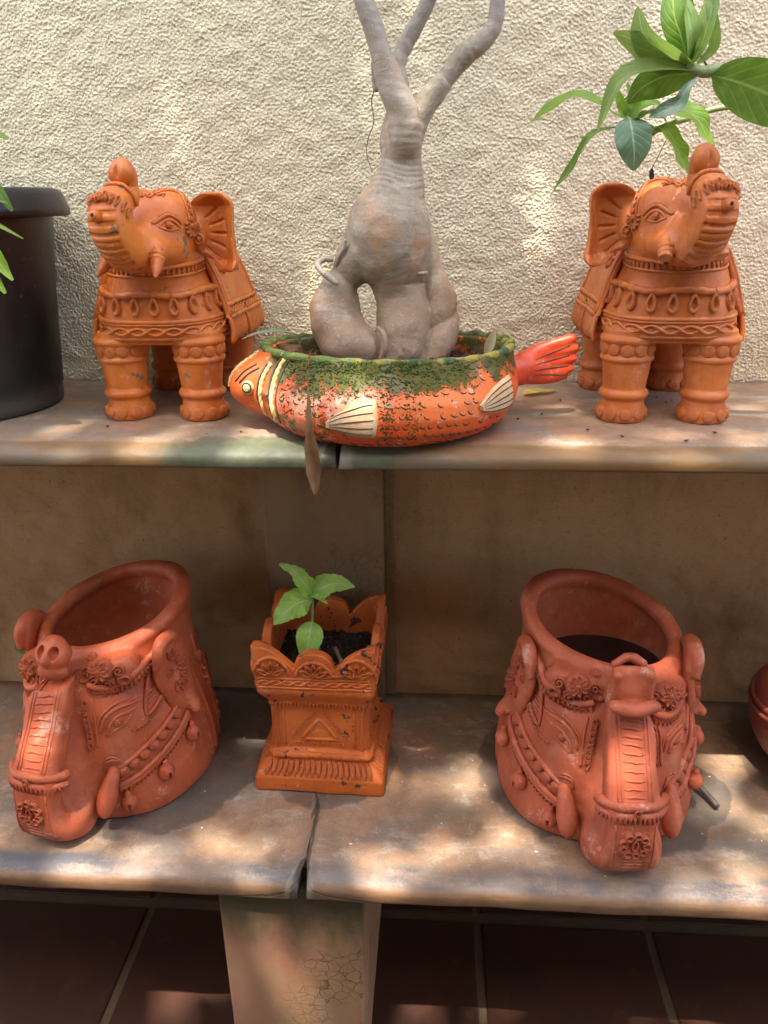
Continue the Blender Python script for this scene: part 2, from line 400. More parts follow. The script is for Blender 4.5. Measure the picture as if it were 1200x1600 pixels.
# ------------------------------------------------------------------ materials of the setting
def m_stone(name, upper):
    t = NT(name); x, y, z = t.xyz()
    wv = t.warp(.05, 6)
    n1 = t.noise(5, 5, .6, wv); n2 = t.noise(14, 5, .62, t.scale((.35, 1, 1), src=wv))
    c = t.mix(t.st(n1, .36, .64), (.24, .155, .095), (.35, .215, .130))
    c = t.mix(t.mul(t.st(n2, .5, .68), .6), c, (.195, .18, .145))
    c = t.mix(t.mul(t.st(t.noise(9, 4, .6, t.scale((1, .5, 1), loc=(3, 0, 1))), .52, .66), .55), c, (.37, .165, .075))
    c = t.mix(t.mul(t.st(t.noise(7.5, 6, .7, t.scale((.7, 1.3, 1), rot=(0, 0, .4), loc=(9, 4, 0), src=wv)), .50, .62), .65), c, (.17, .165, .15))
    c = t.mix(t.mul(t.st(t.noise(11, 6, .7, t.scale((.6, 1.4, 1), rot=(0, 0, -.5), loc=(1, 7, 0), src=wv)), .54, .64), .6), c, (.42, .33, .25))
    # veins
    vn = t.M('ABSOLUTE', t.sub(t.noise(3.2, 4, .5, t.scale((1, 1.9, 1), rot=(0, 0, .5), src=wv)), .5))
    c = t.mix(t.mul(t.mul(t.st(vn, .0, .02, 1, 0), .4), t.st(t.noise(6, 3), .5, .62)), c, (.22, .17, .13))
    fine = t.noise(160, 3, .7); c = t.mix(t.mul(t.st(fine, .55, .75), .3), c, (.46, .38, .28))
    c = t.mix(t.mul(t.st(t.noise(85, 4, .7), .58, .72), .35), c, (.16, .115, .08))
    c = t.mix(t.mul(t.st(t.noise(48, 5, .75, wv), .46, .62), .5), c, (.20, .13, .085)); c = t.mix(t.mul(t.st(t.noise(30, 6, .75, t.scale((1, 1, 1), loc=(7, 1, 2))), .54, .66), .5), c, (.42, .34, .26))
    c = t.mix(t.mul(t.st(t.noise(420, 2, .8), .56, .66), .4), c, (.12, .08, .055))
    rough = t.st(t.noise(20, 4, .6), .3, .7, .42, .66)
    sx = t.noise(30, 5, .65, t.scale((.25, 1, 1)))
    if upper:
        # ochre edge to the left and right, moss round the joint and under the fish
        ed = t.st(y, -.355, -.368, 0, 1)
        c = t.mix(t.mul(ed, t.st(sx, .3, .6, .5, 1)), c, (.16, .085, .028))
        ms = t.mul(t.st(t.M('ABSOLUTE', t.add(x, .19)), .05, .30, 1, 0), t.st(y, -.30, -.365, .15, 1))
        q = t.st(t.add(t.mul(ms, .55), t.mul(t.sub(t.noise(24, 5, .7), .5), 1.1)), .22, .50)
        c = t.mix(t.mul(q, .9), c, t.mix(t.noise(60, 4, .7), (.035, .05, .022), (.15, .17, .10)))
        gr = t.mul(t.st(t.noise(16, 4, .6, t.scale((.4, 1, 1), loc=(5, 2, 0))), .52, .64), ed)
        c = t.mix(t.mul(gr, .6), c, (.13, .12, .09)); jx = -.123
    else:
        ed = t.mul(t.st(t.add(y, t.mul(t.sub(t.noise(12, 3), .5), .02)), -.425, -.447), t.st(y, -.4735, -.466))
        fs = t.noise(90, 4, .75, t.scale((.12, 1, 1)))
        bl = t.mul(ed, t.st(t.add(t.add(t.mul(sx, .8), t.mul(fs, .35)), t.mul(t.noise(230, 3, .8), .30)), .62, .80))
        c = t.mix(t.mul(ed, .40), c, t.mix(t.st(fs, .4, .6), (.12, .10, .082), (.20, .165, .135)))
        c = t.mix(t.mul(bl, t.st(t.noise(7, 3), .38, .58, .15, .85)), c, (.060, .066, .082))
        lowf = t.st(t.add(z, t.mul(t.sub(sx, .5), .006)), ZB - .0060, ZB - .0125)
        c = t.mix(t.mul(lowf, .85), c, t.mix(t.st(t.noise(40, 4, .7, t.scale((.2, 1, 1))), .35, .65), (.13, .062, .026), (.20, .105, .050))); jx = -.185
        dx = t.M('ABSOLUTE', t.sub(x, jx)); wob = t.mul(t.sub(t.noise(26, 4, .6), .5), .016)
        f = t.sub(t.add(t.sub(z, ZB - .035), wob), t.add(.004, t.mul(t.M('POWER', 2.718, t.mul(dx, -34.)), .030)))
        near = t.mul(t.st(dx, .17, .10), t.st(y, -.44, -.46))
        c = t.mix(t.mul(t.mul(t.st(f, .0006, -.0012), near), .75), c, t.mix(t.noise(80, 3), (.16, .10, .05), (.30, .22, .13)))
        c = t.mix(t.mul(t.mul(t.st(t.M('ABSOLUTE', f), .0022, .0006), near), .85), c, (.05, .03, .018))
        c = t.mix(t.mul(t.mul(t.st(t.M('ABSOLUTE', t.add(f, .006)), .0016, .0004), near), .6), c, (.06, .04, .025))
        # damp stone round the watered pots
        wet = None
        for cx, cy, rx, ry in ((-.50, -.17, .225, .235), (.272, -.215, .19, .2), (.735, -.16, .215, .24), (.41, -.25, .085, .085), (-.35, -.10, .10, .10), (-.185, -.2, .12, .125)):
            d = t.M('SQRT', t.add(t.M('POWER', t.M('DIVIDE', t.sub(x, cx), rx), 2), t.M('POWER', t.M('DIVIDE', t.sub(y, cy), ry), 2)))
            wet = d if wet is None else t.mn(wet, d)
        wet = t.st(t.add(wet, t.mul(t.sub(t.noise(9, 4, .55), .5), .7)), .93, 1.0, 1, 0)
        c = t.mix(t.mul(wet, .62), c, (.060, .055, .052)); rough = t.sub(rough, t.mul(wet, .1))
        fr = t.st(t.M('ABSOLUTE', t.sub(wet, .2)), .0, .2, 1, 0)
        c = t.mix(t.mul(fr, .35), c, (.38, .2, .11))
    # dirt and lime bleeding out of the joint
    dj = t.M('ABSOLUTE', t.add(t.sub(x, jx), t.mul(t.sub(t.noise(22, 4, .6, t.scale((1, .3, .3))), .5), .05)))
    dep = t.st(y, -.42 if not upper else -.3, -.47 if not upper else -.39, .005, .022)
    band = t.M('DIVIDE', dj, dep)
    c = t.mix(t.mul(t.st(band, .3, 1.0, 1, 0), .75), c, (.06, .05, .035))
    c = t.mix(t.mul(t.mul(t.st(band, .4, .6), t.st(band, .95, .7)), .35), c, (.38, .31, .22))
    b = t.bump(t.noise(26, 6, .7), .35, .003); b = t.bump(fine, .5, .0006, b); b = t.bump(t.st(t.noise(120, 3, .8), .64, .72), -.6, .001, b)
    return t.done(c, rough, b, .42)
def m_wall_rough():
    t = NT('roughcast cream plaster'); x, y, z = t.xyz()
    c = t.mix(t.st(t.noise(2.2, 3, .5), .35, .65), (.70, .64, .42), (.73, .655, .445))
    c = t.mix(t.mul(t.st(x, -.35, .45), .55), c, (.76, .62, .45))  # pinkish bounced light towards the right, put into the plaster colour
    c = t.mix(t.mul(t.st(t.noise(7, 5, .6), .5, .75), .25), c, (.60, .53, .36))
    lo = t.mul(t.st(t.add(z, t.mul(t.sub(t.noise(11, 4, .6), .5), .14)), .16, -.01), .55)
    c = t.mix(lo, c, (.30, .225, .125))
    b = t.bump(t.noise(420, 3, .6), .5, .0006); b = t.bump(t.mul(t.vor(230, 'F1'), t.st(z, .565, .575)), .9, .003, b); c = t.mix(t.mul(t.st(t.noise(300, 3, .7), .4, .65), .25), c, (.58, .50, .32))
    return t.done(c, .8, b, .25)
def m_wall_low():
    t = NT('stained smooth plaster'); x, y, z = t.xyz()
    c = t.mix(t.st(t.noise(3, 4, .6), .3, .7), (.36, .215, .105), (.41, .26, .14))
    c = t.mix(t.mul(t.st(t.noise(6, 5, .7, t.scale((1, 1, .45))), .48, .7), .6), c, (.20, .11, .04))
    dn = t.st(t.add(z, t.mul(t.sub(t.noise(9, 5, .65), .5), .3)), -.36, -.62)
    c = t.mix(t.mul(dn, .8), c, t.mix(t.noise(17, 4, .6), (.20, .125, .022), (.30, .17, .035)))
    c = t.mix(t.mul(t.st(t.noise(60, 5, .75), .62, .72), .6), c, (.17, .085, .035))
    c = t.mix(t.mul(t.st(t.noise(300, 4, .75, t.scale((.35, 1, 1))), .52, .62), .3), c, (.22, .12, .05))
    c = t.mix(t.mul(t.st(t.noise(210, 2, .6, t.scale((1, 1, .5))), .68, .74), .7), c, (.07, .035, .02))
    b = t.bump(t.noise(90, 5, .65), .35, .002); b = t.bump(t.noise(12, 4, .5), .4, .006, b)
    return t.done(c, .75, b, .3)
def m_pier():
    t = NT('crazed plaster on the piers'); x, y, z = t.xyz()
    c = t.mix(t.st(t.noise(7, 5, .6), .35, .65), (.34, .165, .10), (.36, .21, .10))
    c = t.mix(t.mul(t.st(t.noise(14, 5, .6, t.scale((1, 1, .25))), .5, .7), .5), c, (.36, .235, .15))
    c = t.mix(t.mul(t.st(t.noise(10, 4, .6, t.scale((1, 1, .5), loc=(4, 4, 4))), .55, .68), .5), c, (.36, .11, .06))
    wv = t.warp(.012, 35)
    cr = t.vor(52, 'DISTANCE_TO_EDGE', wv); cr2 = t.vor(88, 'DISTANCE_TO_EDGE', wv)
    crk = t.mx(t.st(cr, .0, .05, 1, 0), t.mul(t.st(cr2, 0, .05, 1, 0), .5))
    msk = t.mul(t.st(t.noise(9, 4, .6), .42, .54), t.st(x, -.27, -.16))
    c = t.mix(t.mul(t.mul(crk, msk), .85), c, (.13, .06, .022))
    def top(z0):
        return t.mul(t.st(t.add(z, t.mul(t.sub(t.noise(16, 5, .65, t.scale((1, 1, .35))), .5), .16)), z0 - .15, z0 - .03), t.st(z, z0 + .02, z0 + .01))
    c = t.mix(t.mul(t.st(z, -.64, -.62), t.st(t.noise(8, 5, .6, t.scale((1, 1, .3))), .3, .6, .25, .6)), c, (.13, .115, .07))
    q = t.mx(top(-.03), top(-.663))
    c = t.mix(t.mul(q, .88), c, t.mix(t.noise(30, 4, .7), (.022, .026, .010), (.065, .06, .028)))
    b = t.bump(t.mul(t.mul(crk, msk), -1.), .5, .0015); b = t.bump(t.noise(120, 4, .65), .3, .0015, b)
    return t.done(c, .75, b, .3)
MAT['stone_up'] = m_stone('sandstone of the upper shelf', True)
MAT['stone_low'] = m_stone('sandstone of the bench', False)
MAT['wall'] = m_wall_rough(); MAT['wall_low'] = m_wall_low(); MAT['pier'] = m_pier()
def simple(name, cols, sc=20, rough=.6, bump=.3, bs=120, spec=.5, coat=0., **kw):
    t = NT(name); c = t.mix(t.st(t.noise(sc, 4, .6), .35, .65), cols[0], cols[1])
    if len(cols) > 2: c = t.mix(t.mul(t.st(t.noise(sc * 3.1, 5, .7), .55, .7), .7), c, cols[2])
    return t.done(c, rough, t.bump(t.noise(bs, 4, .65), bump, .001), spec, coat, **kw)
MAT['tile'] = simple('dark red floor tile', ((.060, .019, .009), (.042, .015, .008), (.08, .030, .012)), 6, .5, .3, 60)
MAT['grout'] = simple('tile grout', ((.13, .085, .04), (.10, .065, .03)), 20, .9, .5)
MAT['ground'] = simple('courtyard earth', ((.16, .11, .07), (.13, .10, .06)), 3, .9, .4, 30)
MAT['added_house'] = simple('house wall paint', ((.36, .30, .20), (.32, .27, .18)), 3, .9, .2)

# ------------------------------------------------------------------ the setting
def gridmesh(V, nx, ny, name, mat, smooth=True):
    m = bpy.data.meshes.new(name); m.vertices.add(len(V)); m.vertices.foreach_set('co', V.astype(np.float32).ravel())
    a = (np.arange(ny - 1)[:, None] * nx + np.arange(nx - 1)[None, :]).ravel()
    q = np.stack([a, a + 1, a + nx + 1, a + nx], 1).astype(np.int32)
    m.loops.add(q.size); m.loops.foreach_set('vertex_index', q.ravel()); m.polygons.add(len(q))
    m.polygons.foreach_set('loop_start', np.arange(0, q.size, 4, dtype=np.int32)); m.polygons.foreach_set('loop_total', np.full(len(q), 4, np.int32))
    m.polygons.foreach_set('use_smooth', np.full(len(q), smooth)); m.update(calc_edges=True); m.materials.append(mat); return m
def fnoise(ny, nx, h, lo, hi, seed, ax=1.):
    """band limited noise: wavelengths lo..hi metres"""
    r = np.random.RandomState(seed).normal(size=(ny, nx)); f = np.fft.rfft2(r)
    ky = np.fft.fftfreq(ny, h)[:, None] * ax; kx = np.fft.rfftfreq(nx, h)[None, :]; k = np.sqrt(kx * kx + ky * ky) + 1e-9
    f *= np.exp(-(k * lo) ** 2) * (1 - np.exp(-(k * hi) ** 2)); o = np.fft.irfft2(f, (ny, nx)); return o / o.std()
def grid_uv(nx, ny, x0, x1, y0, y1):
    X, Y = np.meshgrid(np.linspace(x0, x1, nx), np.linspace(y0, y1, ny)); return X, Y

wall = thing('plaster_wall', 'cream roughcast plaster wall rising behind the upper shelf', 'wall', (0, 0, -1.1))
WX, WZ, h = .76, .575, .00112
nx, nz = int(2 * WX / h) + 1, int(WZ / h) + 1; X, Z = grid_uv(nx, nz, -WX, WX, .0, WZ)
d = np.zeros((nz, nx)); q = np.random.RandomState(5); jj, ii = np.mgrid[-4:5, -4:5]; sp_ = .0043 / h
gx, gz = np.meshgrid(np.arange(6, nx - 6, sp_), np.arange(6, nz - 6, sp_)); n_ = gx.size
gx = np.clip(gx.ravel() + q.uniform(-.62, .62, n_) * sp_, 5, nx - 6); gz = np.clip(gz.ravel() + q.uniform(-.62, .62, n_) * sp_, 5, nz - 6)
for cx, cz, ra, rb_, an, hh in zip(gx, gz, q.uniform(1.5, 3.1, n_), q.uniform(1.3, 2.1, n_), q.rand(n_) * 3.14, q.uniform(.1, 1, n_) ** .8):
    i0, j0 = int(cx), int(cz); u = ii - (cx - i0); v_ = jj - (cz - j0); c_, s_ = math.cos(an), math.sin(an)
    g = np.sqrt(np.clip(1 - ((u * c_ + v_ * s_) / ra) ** 2 - ((v_ * c_ - u * s_) / rb_) ** 2, 0, 1)) * hh
    sl_ = d[j0 - 4:j0 + 5, i0 - 4:i0 + 5]; np.maximum(sl_, g[:sl_.shape[0], :sl_.shape[1]], out=sl_)
d = d * .0010 * (1 + .2 * fnoise(nz, nx, h, .02, .08, 16)) + fnoise(nz, nx, h, .03, .15, 6) * .0006 + fnoise(nz, nx, h, .0016, .004, 15) * .00008
V = np.stack([X, -.001 - np.maximum(d, -.001), Z], -1).reshape(-1, 3)
V[:, 2] += 1.1 - .004
obj('roughcast_face', gridmesh(V, nx, nz, 'roughcast_face', MAT['wall']), wall)
def boxmesh(name, x0, x1, y0, y1, z0, z1, mat, bev=0.):
    m = bpy.data.meshes.new(name)
    v = [(x, y, z) for x in (x0, x1) for y in (y0, y1) for z in (z0, z1)]
    m.from_pydata(v, [], [(0, 1, 3, 2), (4, 6, 7, 5), (0, 4, 5, 1), (2, 3, 7, 6), (0, 2, 6, 4), (1, 5, 7, 3)]); m.materials.append(mat)
    if bev:
        import bmesh
        bm = bmesh.new(); bm.from_mesh(m); bmesh.ops.bevel(bm, geom=bm.edges[:], offset=bev, segments=2, affect='EDGES', profile=.5); bm.to_mesh(m); bm.free()
    m.update(); return m
obj('masonry', boxmesh('masonry', -3.2, 3.2, .012, .25, 0, 2.6, MAT['wall']), wall)
for a, b_, n_ in ((-3.2, -WX, 'side_face'), (WX, 3.2, 'side_face')):
    obj(n_, boxmesh(n_, a, b_, .0, .010, 1.1, 2.6, MAT['wall']), wall)
obj('top_face', boxmesh('top_face', -WX, WX, -.0005, .010, 1.0958 + WZ, 2.6, MAT['wall']), wall)
nx, nz = 640, 330; X, Z = grid_uv(nx, nz, -1.6, 1.6, 0.0, 1.098)
V = np.stack([X, -.0005 + fnoise(nz, nx, .004, .05, .3, 9) * -.0009 + fnoise(nz, nx, .004, .008, .03, 10) * .0002, Z], -1).reshape(-1, 3)
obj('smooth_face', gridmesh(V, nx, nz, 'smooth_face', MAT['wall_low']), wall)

def slab(name, x0, x1, prof, jag_end, mat, parent, zt, seed):
    xs = np.concatenate([np.linspace(x0, x1, 90)]); r = np.random.RandomState(seed); V = []
    ph = r.rand(4) * 6
    P = np.array(prof); m = len(P)
    jit = np.cumsum(r.normal(size=m)) * .0012; jit -= jit.mean()
    for i, x in enumerate(xs):
        for j, (y, z) in enumerate(P):
            e = jit[j] * (1 if i == (len(xs) - 1 if jag_end > 0 else 0) else 0)
            fr = max(0, (-y - .3) / .1)
            if (jag_end > 0 and i == len(xs) - 1) or (jag_end < 0 and i == 0):
                e -= jag_end * .0055 * max(0, (-y - (P[:, 0].min() * -1 - .045)) / .045) * (0.2 if zt else 1)
            V.append((x + e, y + fr * (.0006 * math.sin(x * 21 + ph[0]) + .0003 * math.sin(x * 53 + ph[1])), z + .0003 * math.sin(x * 17 + ph[2] + y * 9)))
    V = np.array(V); F = []
    for i in range(len(xs) - 1):
        for j in range(m):
            k = (j + 1) % m; F.append((i * m + j, i * m + k, (i + 1) * m + k, (i + 1) * m + j))
    F += [tuple(range(m))[::-1], tuple(range((len(xs) - 1) * m, len(xs) * m))]
    me = mesh(name, V, F, True, mat)
    return obj(name, me, parent)
def profile(d, t, kx, z0):
    ys = list(np.linspace(-.003, -d + kx + .03, 14)) ; P = [(y, 0) for y in ys]
    P += [(-d + kx + .012, -.0004), (-d + kx * .75, -.0018), (-d + kx * .5, -.0042), (-d + kx * .28, -.0075), (-d + kx * .12, -.0115), (-d + .0005, -.0155), (-d, -.020), (-d, -t + .005), (-d + .0015, -t + .0015), (-d + .006, -t), (-d + .05, -t), (-.2, -t), (-.003, -t)]
    return [(y, z + z0) for y, z in P]
up = thing('stone_shelf', 'upper sandstone shelf with mossy front edge, on a plaster pier', 'shelf')
lowb = thing('stone_bench', 'lower sandstone bench with blue stained front edge and a cracked joint', 'bench')
pu = profile(.3855, .030, .030, 0); pl_ = profile(.4753, .035, .034, ZB)
slab('slab', -1.6, -.1245, pu, 1, MAT['stone_up'], up, 1, 1); slab('slab', -.1205, 1.6, pu, -1, MAT['stone_up'], up, 1, 2)
slab('slab', -1.6, -.1865, pl_, 1, MAT['stone_low'], lowb, 0, 3); slab('slab', -.1835, 1.6, pl_, -1, MAT['stone_low'], lowb, 0, 4)
obj('joint_filling', boxmesh('joint_filling', -.1262, -.1188, -.355, -.003, -.028, -.005, MAT['tile']), up)
obj('joint_filling', boxmesh('joint_filling', -.192, -.178, -.440, -.003, ZB - .033, ZB - .007, MAT['tile']), lowb)
def pier(x0, x1, y0, z0, z1, par, ret):
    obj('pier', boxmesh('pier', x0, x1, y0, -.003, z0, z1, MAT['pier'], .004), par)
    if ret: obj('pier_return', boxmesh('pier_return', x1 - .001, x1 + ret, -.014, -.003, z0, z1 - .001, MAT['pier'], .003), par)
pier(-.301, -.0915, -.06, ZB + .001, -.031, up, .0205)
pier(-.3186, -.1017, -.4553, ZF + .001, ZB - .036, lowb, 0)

floor = tag(obj('floor', boxmesh('floor', -3.2, 3.2, -4.6, .012, ZF - .05, ZF - .004, MAT['grout'])), kind='structure')
tile = boxmesh('floor_tile', -.165, .165, -.165, .165, -.012, 0, MAT['tile'], .003)
for i in range(-4, 5):
    for j in range(-1, 7):
        x = .1 + .1725 + i * .345; y = -.12 - .1725 - j * .345
        if y > 0: continue
        obj('floor_tile', tile, floor, M=Matrix.Translation((x, y, ZF + rng.uniform(-.001, .001))) @ Matrix.Rotation(rng.uniform(-.006, .006), 4, 'Z') @ Matrix.Diagonal((1, 1, 1, 1)))
for i in range(-4, 5):
    obj('floor_tile', tile, floor, M=Matrix.Translation((.1 + .1725 + i * .345, -.056, ZF)) @ Matrix.Diagonal((1, .29, 1, 1)))
g_ = tag(obj('ground', boxmesh('ground', -40, 40, -40, 40, ZF - .3, ZF - .06, MAT['ground'])), kind='structure')
added_house = thing('added_house', 'unseen building with a veranda across the courtyard, added to block low front sky', 'added_house', (0, -3.9, ZF))  # unseen wall and veranda, added to cut sky light from the front
obj('wall', boxmesh('wall', -3.6, 3.6, -.2, 0, 0, 3.4, MAT['added_house']), added_house)
obj('added_roof', boxmesh('added_roof', -3.8, 3.8, .0, 2.15, 2.46, 2.58, MAT['added_house']), added_house)
for x in (-2.9, 2.9): obj('post', boxmesh('post', x - .09, x + .09, 1.85, 2.03, 0, 2.46, MAT['added_house']), added_house)

# ------------------------------------------------------------------ standing elephants
ELE = {}
def elephant_shapes():
    if ELE: return ELE
    Hc = np.array((.022, -.105, .250)); th = math.radians(15)
    ud = np.array((-math.sin(th), -math.cos(th), 0)); sd = np.array((math.cos(th), -math.sin(th), 0)); wd = np.array((0, 0, 1.))
    HS = .90
    H = lambda u, s_, w_: Hc + (ud * u + sd * s_ + wd * w_) * HS
    Rh = [ud, sd, wd]
    zs = [.110, .114, .122, .135, .150, .175, .195, .212, .232, .245]
    rx = [.078, .086, .0885, .0880, .0850, .0775, .0705, .0640, .050, .03]
    fr = [.128, .138, .1425, .143, .1425, .139, .134, .130, .11, .08]      # front reach
    bk = [.100, .118, .125, .128, .128, .122, .113, .100, .08, .04]
    ry = [(a + b) / 2 for a, b in zip(fr, bk)]; cy = [(b - a) / 2 for a, b in zip(fr, bk)]
    v = Vol((-.115, -.245, -.004), (.125, .150, .352), .0013)
    v.loft(zs, rx, ry, 0, cy, 3.3, .008)
    tv = Vol((-.12, -.17, .07), (.12, .16, .26), .004); tv.loft(zs, rx, ry, 0, cy, 3.3, .008)
    # neck and head
    v.chain([(0.004, -.080, .205, .050), (.016, -.095, .225, .049), (.022, -.100, .245, .044)], .016)
    v.ell(Hc + wd * .004, (.048, .048, .045), .010, Rh)
    v.ell(H(.004, .021, .022), (.032, .026, .028), .012, Rh); v.ell(H(.004, -.021, .022), (.032, .026, .028), .012, Rh)
    v.ell(H(.030, 0, -.024), (.030, .032, .018), .012, Rh)
    for s_ in (1, -1):
        v.chain([tuple(H(.02, .030 * s_, -.022)) + (.017,), tuple(H(.062, .031 * s_, -.024)) + (.0145,)], .010)     # cheeks that carry the tusks
    T = [(.028, -.006, .036), (.058, -.020, .032), (.084, -.020, .0285), (.104, -.006, .0270), (.113, .014, .0262), (.108, .032, .0235), (.092, .043, .0190), (.074, .048, .0155), (.067, .056, .0128), (.068, .063, .0122), (.071, .071, .0145), (.071, .077, .0125)]
    Tp = smooth_path([tuple(H(a, 0, b)) + (r * .93,) for a, b, r in T], 6)
    rel = Tp[:, :3] - Hc; U, W = rel @ ud, rel[:, 2]
    s = np.concatenate([[0], np.cumsum(np.linalg.norm(np.diff(Tp[:, :3], axis=0), axis=1))])
    i0, i1 = 13, 44
    def trunk(X, Y, Z):
        x, y, z = X - Hc[0], Y - Hc[1], Z - Hc[2]
        u = x * ud[0] + y * ud[1]; q = x * sd[0] + y * sd[1] + z * 0; u = u + z * 0; w_ = z + u * 0
        D = np.full(np.broadcast(u, q).shape, 9., np.float32); A = np.zeros_like(D); O = np.zeros_like(D)
        for i in range(len(Tp) - 1):
            a0, a1, r_0, r_1 = (U[i], W[i]), (U[i + 1], W[i + 1]), Tp[i][3], Tp[i + 1][3]
            du, dw = a1[0] - a0[0], a1[1] - a0[1]; L2 = du * du + dw * dw + 1e-12
            t = np.clip(((u - a0[0]) * du + (w_ - a0[1]) * dw) / L2, 0, 1)
            pu_, pw_ = u - a0[0] - t * du, w_ - a0[1] - t * dw; r = r_0 + t * (r_1 - r_0)
            d = ((pu_ * pu_ + pw_ * pw_) ** 1.3 + np.abs(q) ** 2.6) ** (1 / 2.6) - r
            c = d < D; D = np.where(c, d, D); A = np.where(c, s[i] + t * (s[i + 1] - s[i]), A)
            side = (pu_ * dw - pw_ * du) / math.sqrt(L2)       # >0 on the outside of the bend
            O = np.where(c, side / r, O)
        m = np.clip((O - .1) * 3, 0, 1) * np.clip((.80 - np.abs(q) / .0255) * 7, 0, 1) * np.clip((A - s[8]) / .01, 0, 1) * np.clip((s[44] - A) / .01, 0, 1)
        g = np.abs(np.sin(A / .0056 * math.pi + q * q * 500)); g = np.exp(-(g / .55) ** 2)
        return D + m * (.0004 + g * .0028) - .0006
    P = Tp[:, :3]; v.put(trunk, P.min(0) - .036, P.max(0) + .036, .010)
    tp = H(.070, 0, .076)
    v.ell(tp + ud * .008 + sd * .005, (.010, .012, .013), .006, Rh); v.ell(tp + ud * .008 - sd * .006, (.009, .010, .012), .006, Rh)
    v.ell(tp + ud * .019 + wd * .003, (.0045, .0022, .0095), .003, Rh, 's'); v.ell(tp + wd * .010 + ud * .004, (.008, .009, .008), .006, Rh)
    # mouth corner crease
    v.chain([tuple(H(.030, .052, -.030)) + (.002,), tuple(H(.05, .046, -.040)) + (.003,), tuple(H(.068, .03, -.046)) + (.002,)], .003, 's')
    # legs
    for sx in (-1, 1):
        for yy, top in ((-.100, .125), (.094, .120)):
            cx = sx * .0545
            lr = [.0270, .0275, .0288, .0308, .0325, .0335, .0300]; v.loft([.02, .036, .052, .074, .092, .108, .120], lr, lr, cx, yy, 2, .010)
            lr = [.0315, .0330, .0325, .0305, .0285, .0275]; v.loft([0, .005, .012, .020, .028, .036], lr, lr, cx, yy, 2, .003)
            v.ring((cx, yy, .0365), .0272, .0272, .0060, .003)
            v.ring((cx, yy, .0845), .0312, .0312, .0036, .002); v.ring((cx, yy, .1090), .0328, .0328, .0042, .003)
    v.box((0, 0, -.05), (.3, .3, .05), .0, 0, op='s')
    v.wobble(.0007, 60, 4)
    ELE['body'] = v.mesh('body', MAT['orange']); ELE['bvh'] = bvh(ELE['body'][1], ELE['body'][2])
    tm = tv.mesh('torso', MAT['orange']); ELE['tb'] = bvh(tm[1], tm[2]); bpy.data.meshes.remove(tm[0])
    # ears, one solid each: a cupped plate with a rolled edge
    for sgn in (1, -1):
        e = Vol((-.02, -.03, -.065), (.085, .035, .068), .0012)
        out = [(.0, .030), (.012, .046), (.034, .052), (.056, .046), (.061, .034), (.058, .010), (.058, -.016), (.063, -.036), (.050, -.044), (.034, -.040), (.018, -.028), (.004, -.018)]
        O2 = smooth_path([(a, b, 0) for a, b in out], 4, True)[:, :2]
        def plate(X, Y, Z):
            x = X + Z * 0; z = Z + X * 0; d = np.full(x.shape, 9., np.float32); ins = np.zeros(x.shape, bool)
            for i in range(len(O2)):
                a, b = O2[i], O2[(i + 1) % len(O2)]; ex, ez = b - a
                t = np.clip(((x - a[0]) * ex + (z - a[1]) * ez) / (ex * ex + ez * ez + 1e-12), 0, 1)
                d = np.minimum(d, np.hypot(x - a[0] - t * ex, z - a[1] - t * ez))
                c1 = (z >= a[1]) != (z >= b[1]); ins ^= c1 & (x < (b[0] - a[0]) * (z - a[1]) / (b[1] - a[1] + 1e-12) + a[0])
            d2 = np.where(ins, -d, d)
            ymid = .004 + .012 * np.sin(np.clip(x / .06, 0, 1.1) * 3.0) - .010 * np.clip((x - .045) / .015, 0, 1) - .012 * np.clip((z - .036) / .014, 0, 1) - .010 * np.clip((-.030 - z) / .012, 0, 1)
            ang = np.arctan2(z - .004, x + .004); rr_ = np.hypot(z - .004, x + .004)
            gr = np.exp(-(np.abs(np.sin(ang * 8.5 + .4)) / .34) ** 2) * np.clip((rr_ - .024) / .005, 0, 1) * np.clip((.051 - rr_) / .004, 0, 1) * np.clip((.95 - np.abs(ang)) * 5, 0, 1)
            th_ = .0046 + .0022 * np.exp(-((d - .004) / .003) ** 2)
            yy = Y - ymid
            dy = np.abs(yy) - th_ + gr * .0034 * (yy < 0)
            return np.where((d2 > 0) & (dy > 0), np.sqrt(d2 * d2 + dy * dy), np.maximum(d2, dy)) * .85 - .0008
        e.put(plate, (-.008, -.03, -.05), (.07, .03, .06), 0)
        e.ell((0, .004, .004), (.016, .010, .022), .008)
        e.wobble(.0005, 90, 2)
        ELE['ear'] = e.mesh('ear', MAT['orange']); break
    # tusks
    for nm, ln in (('tusk', .034), ('stump', .016)):
        q = Vol((-.014, -.014, -.045), (.014, .014, .012), .0009)
        if ln > .02: q.chain([(0, 0, .004, .0085), (0, 0, -.010, .0085), (0, -.001, -.022, .0062), (0, -.003, -.034, .0022)], .001)
        else:
            q.chain([(0, 0, .004, .0088), (0, 0, -.016, .0082)], .001); q.box((0, 0, -.036), (.03, .03, .02), 0, .001, op='s')
        q.ring((0, 0, -.003), .0085, .0085, .0022, .002); q.ring((0, 0, -.0085), .0080, .0080, .0016, .002)
        ELE[nm] = q.mesh('tusk', MAT['orange'])
    ELE['H'] = H; ELE['dir'] = (ud, sd, wd)
    return ELE

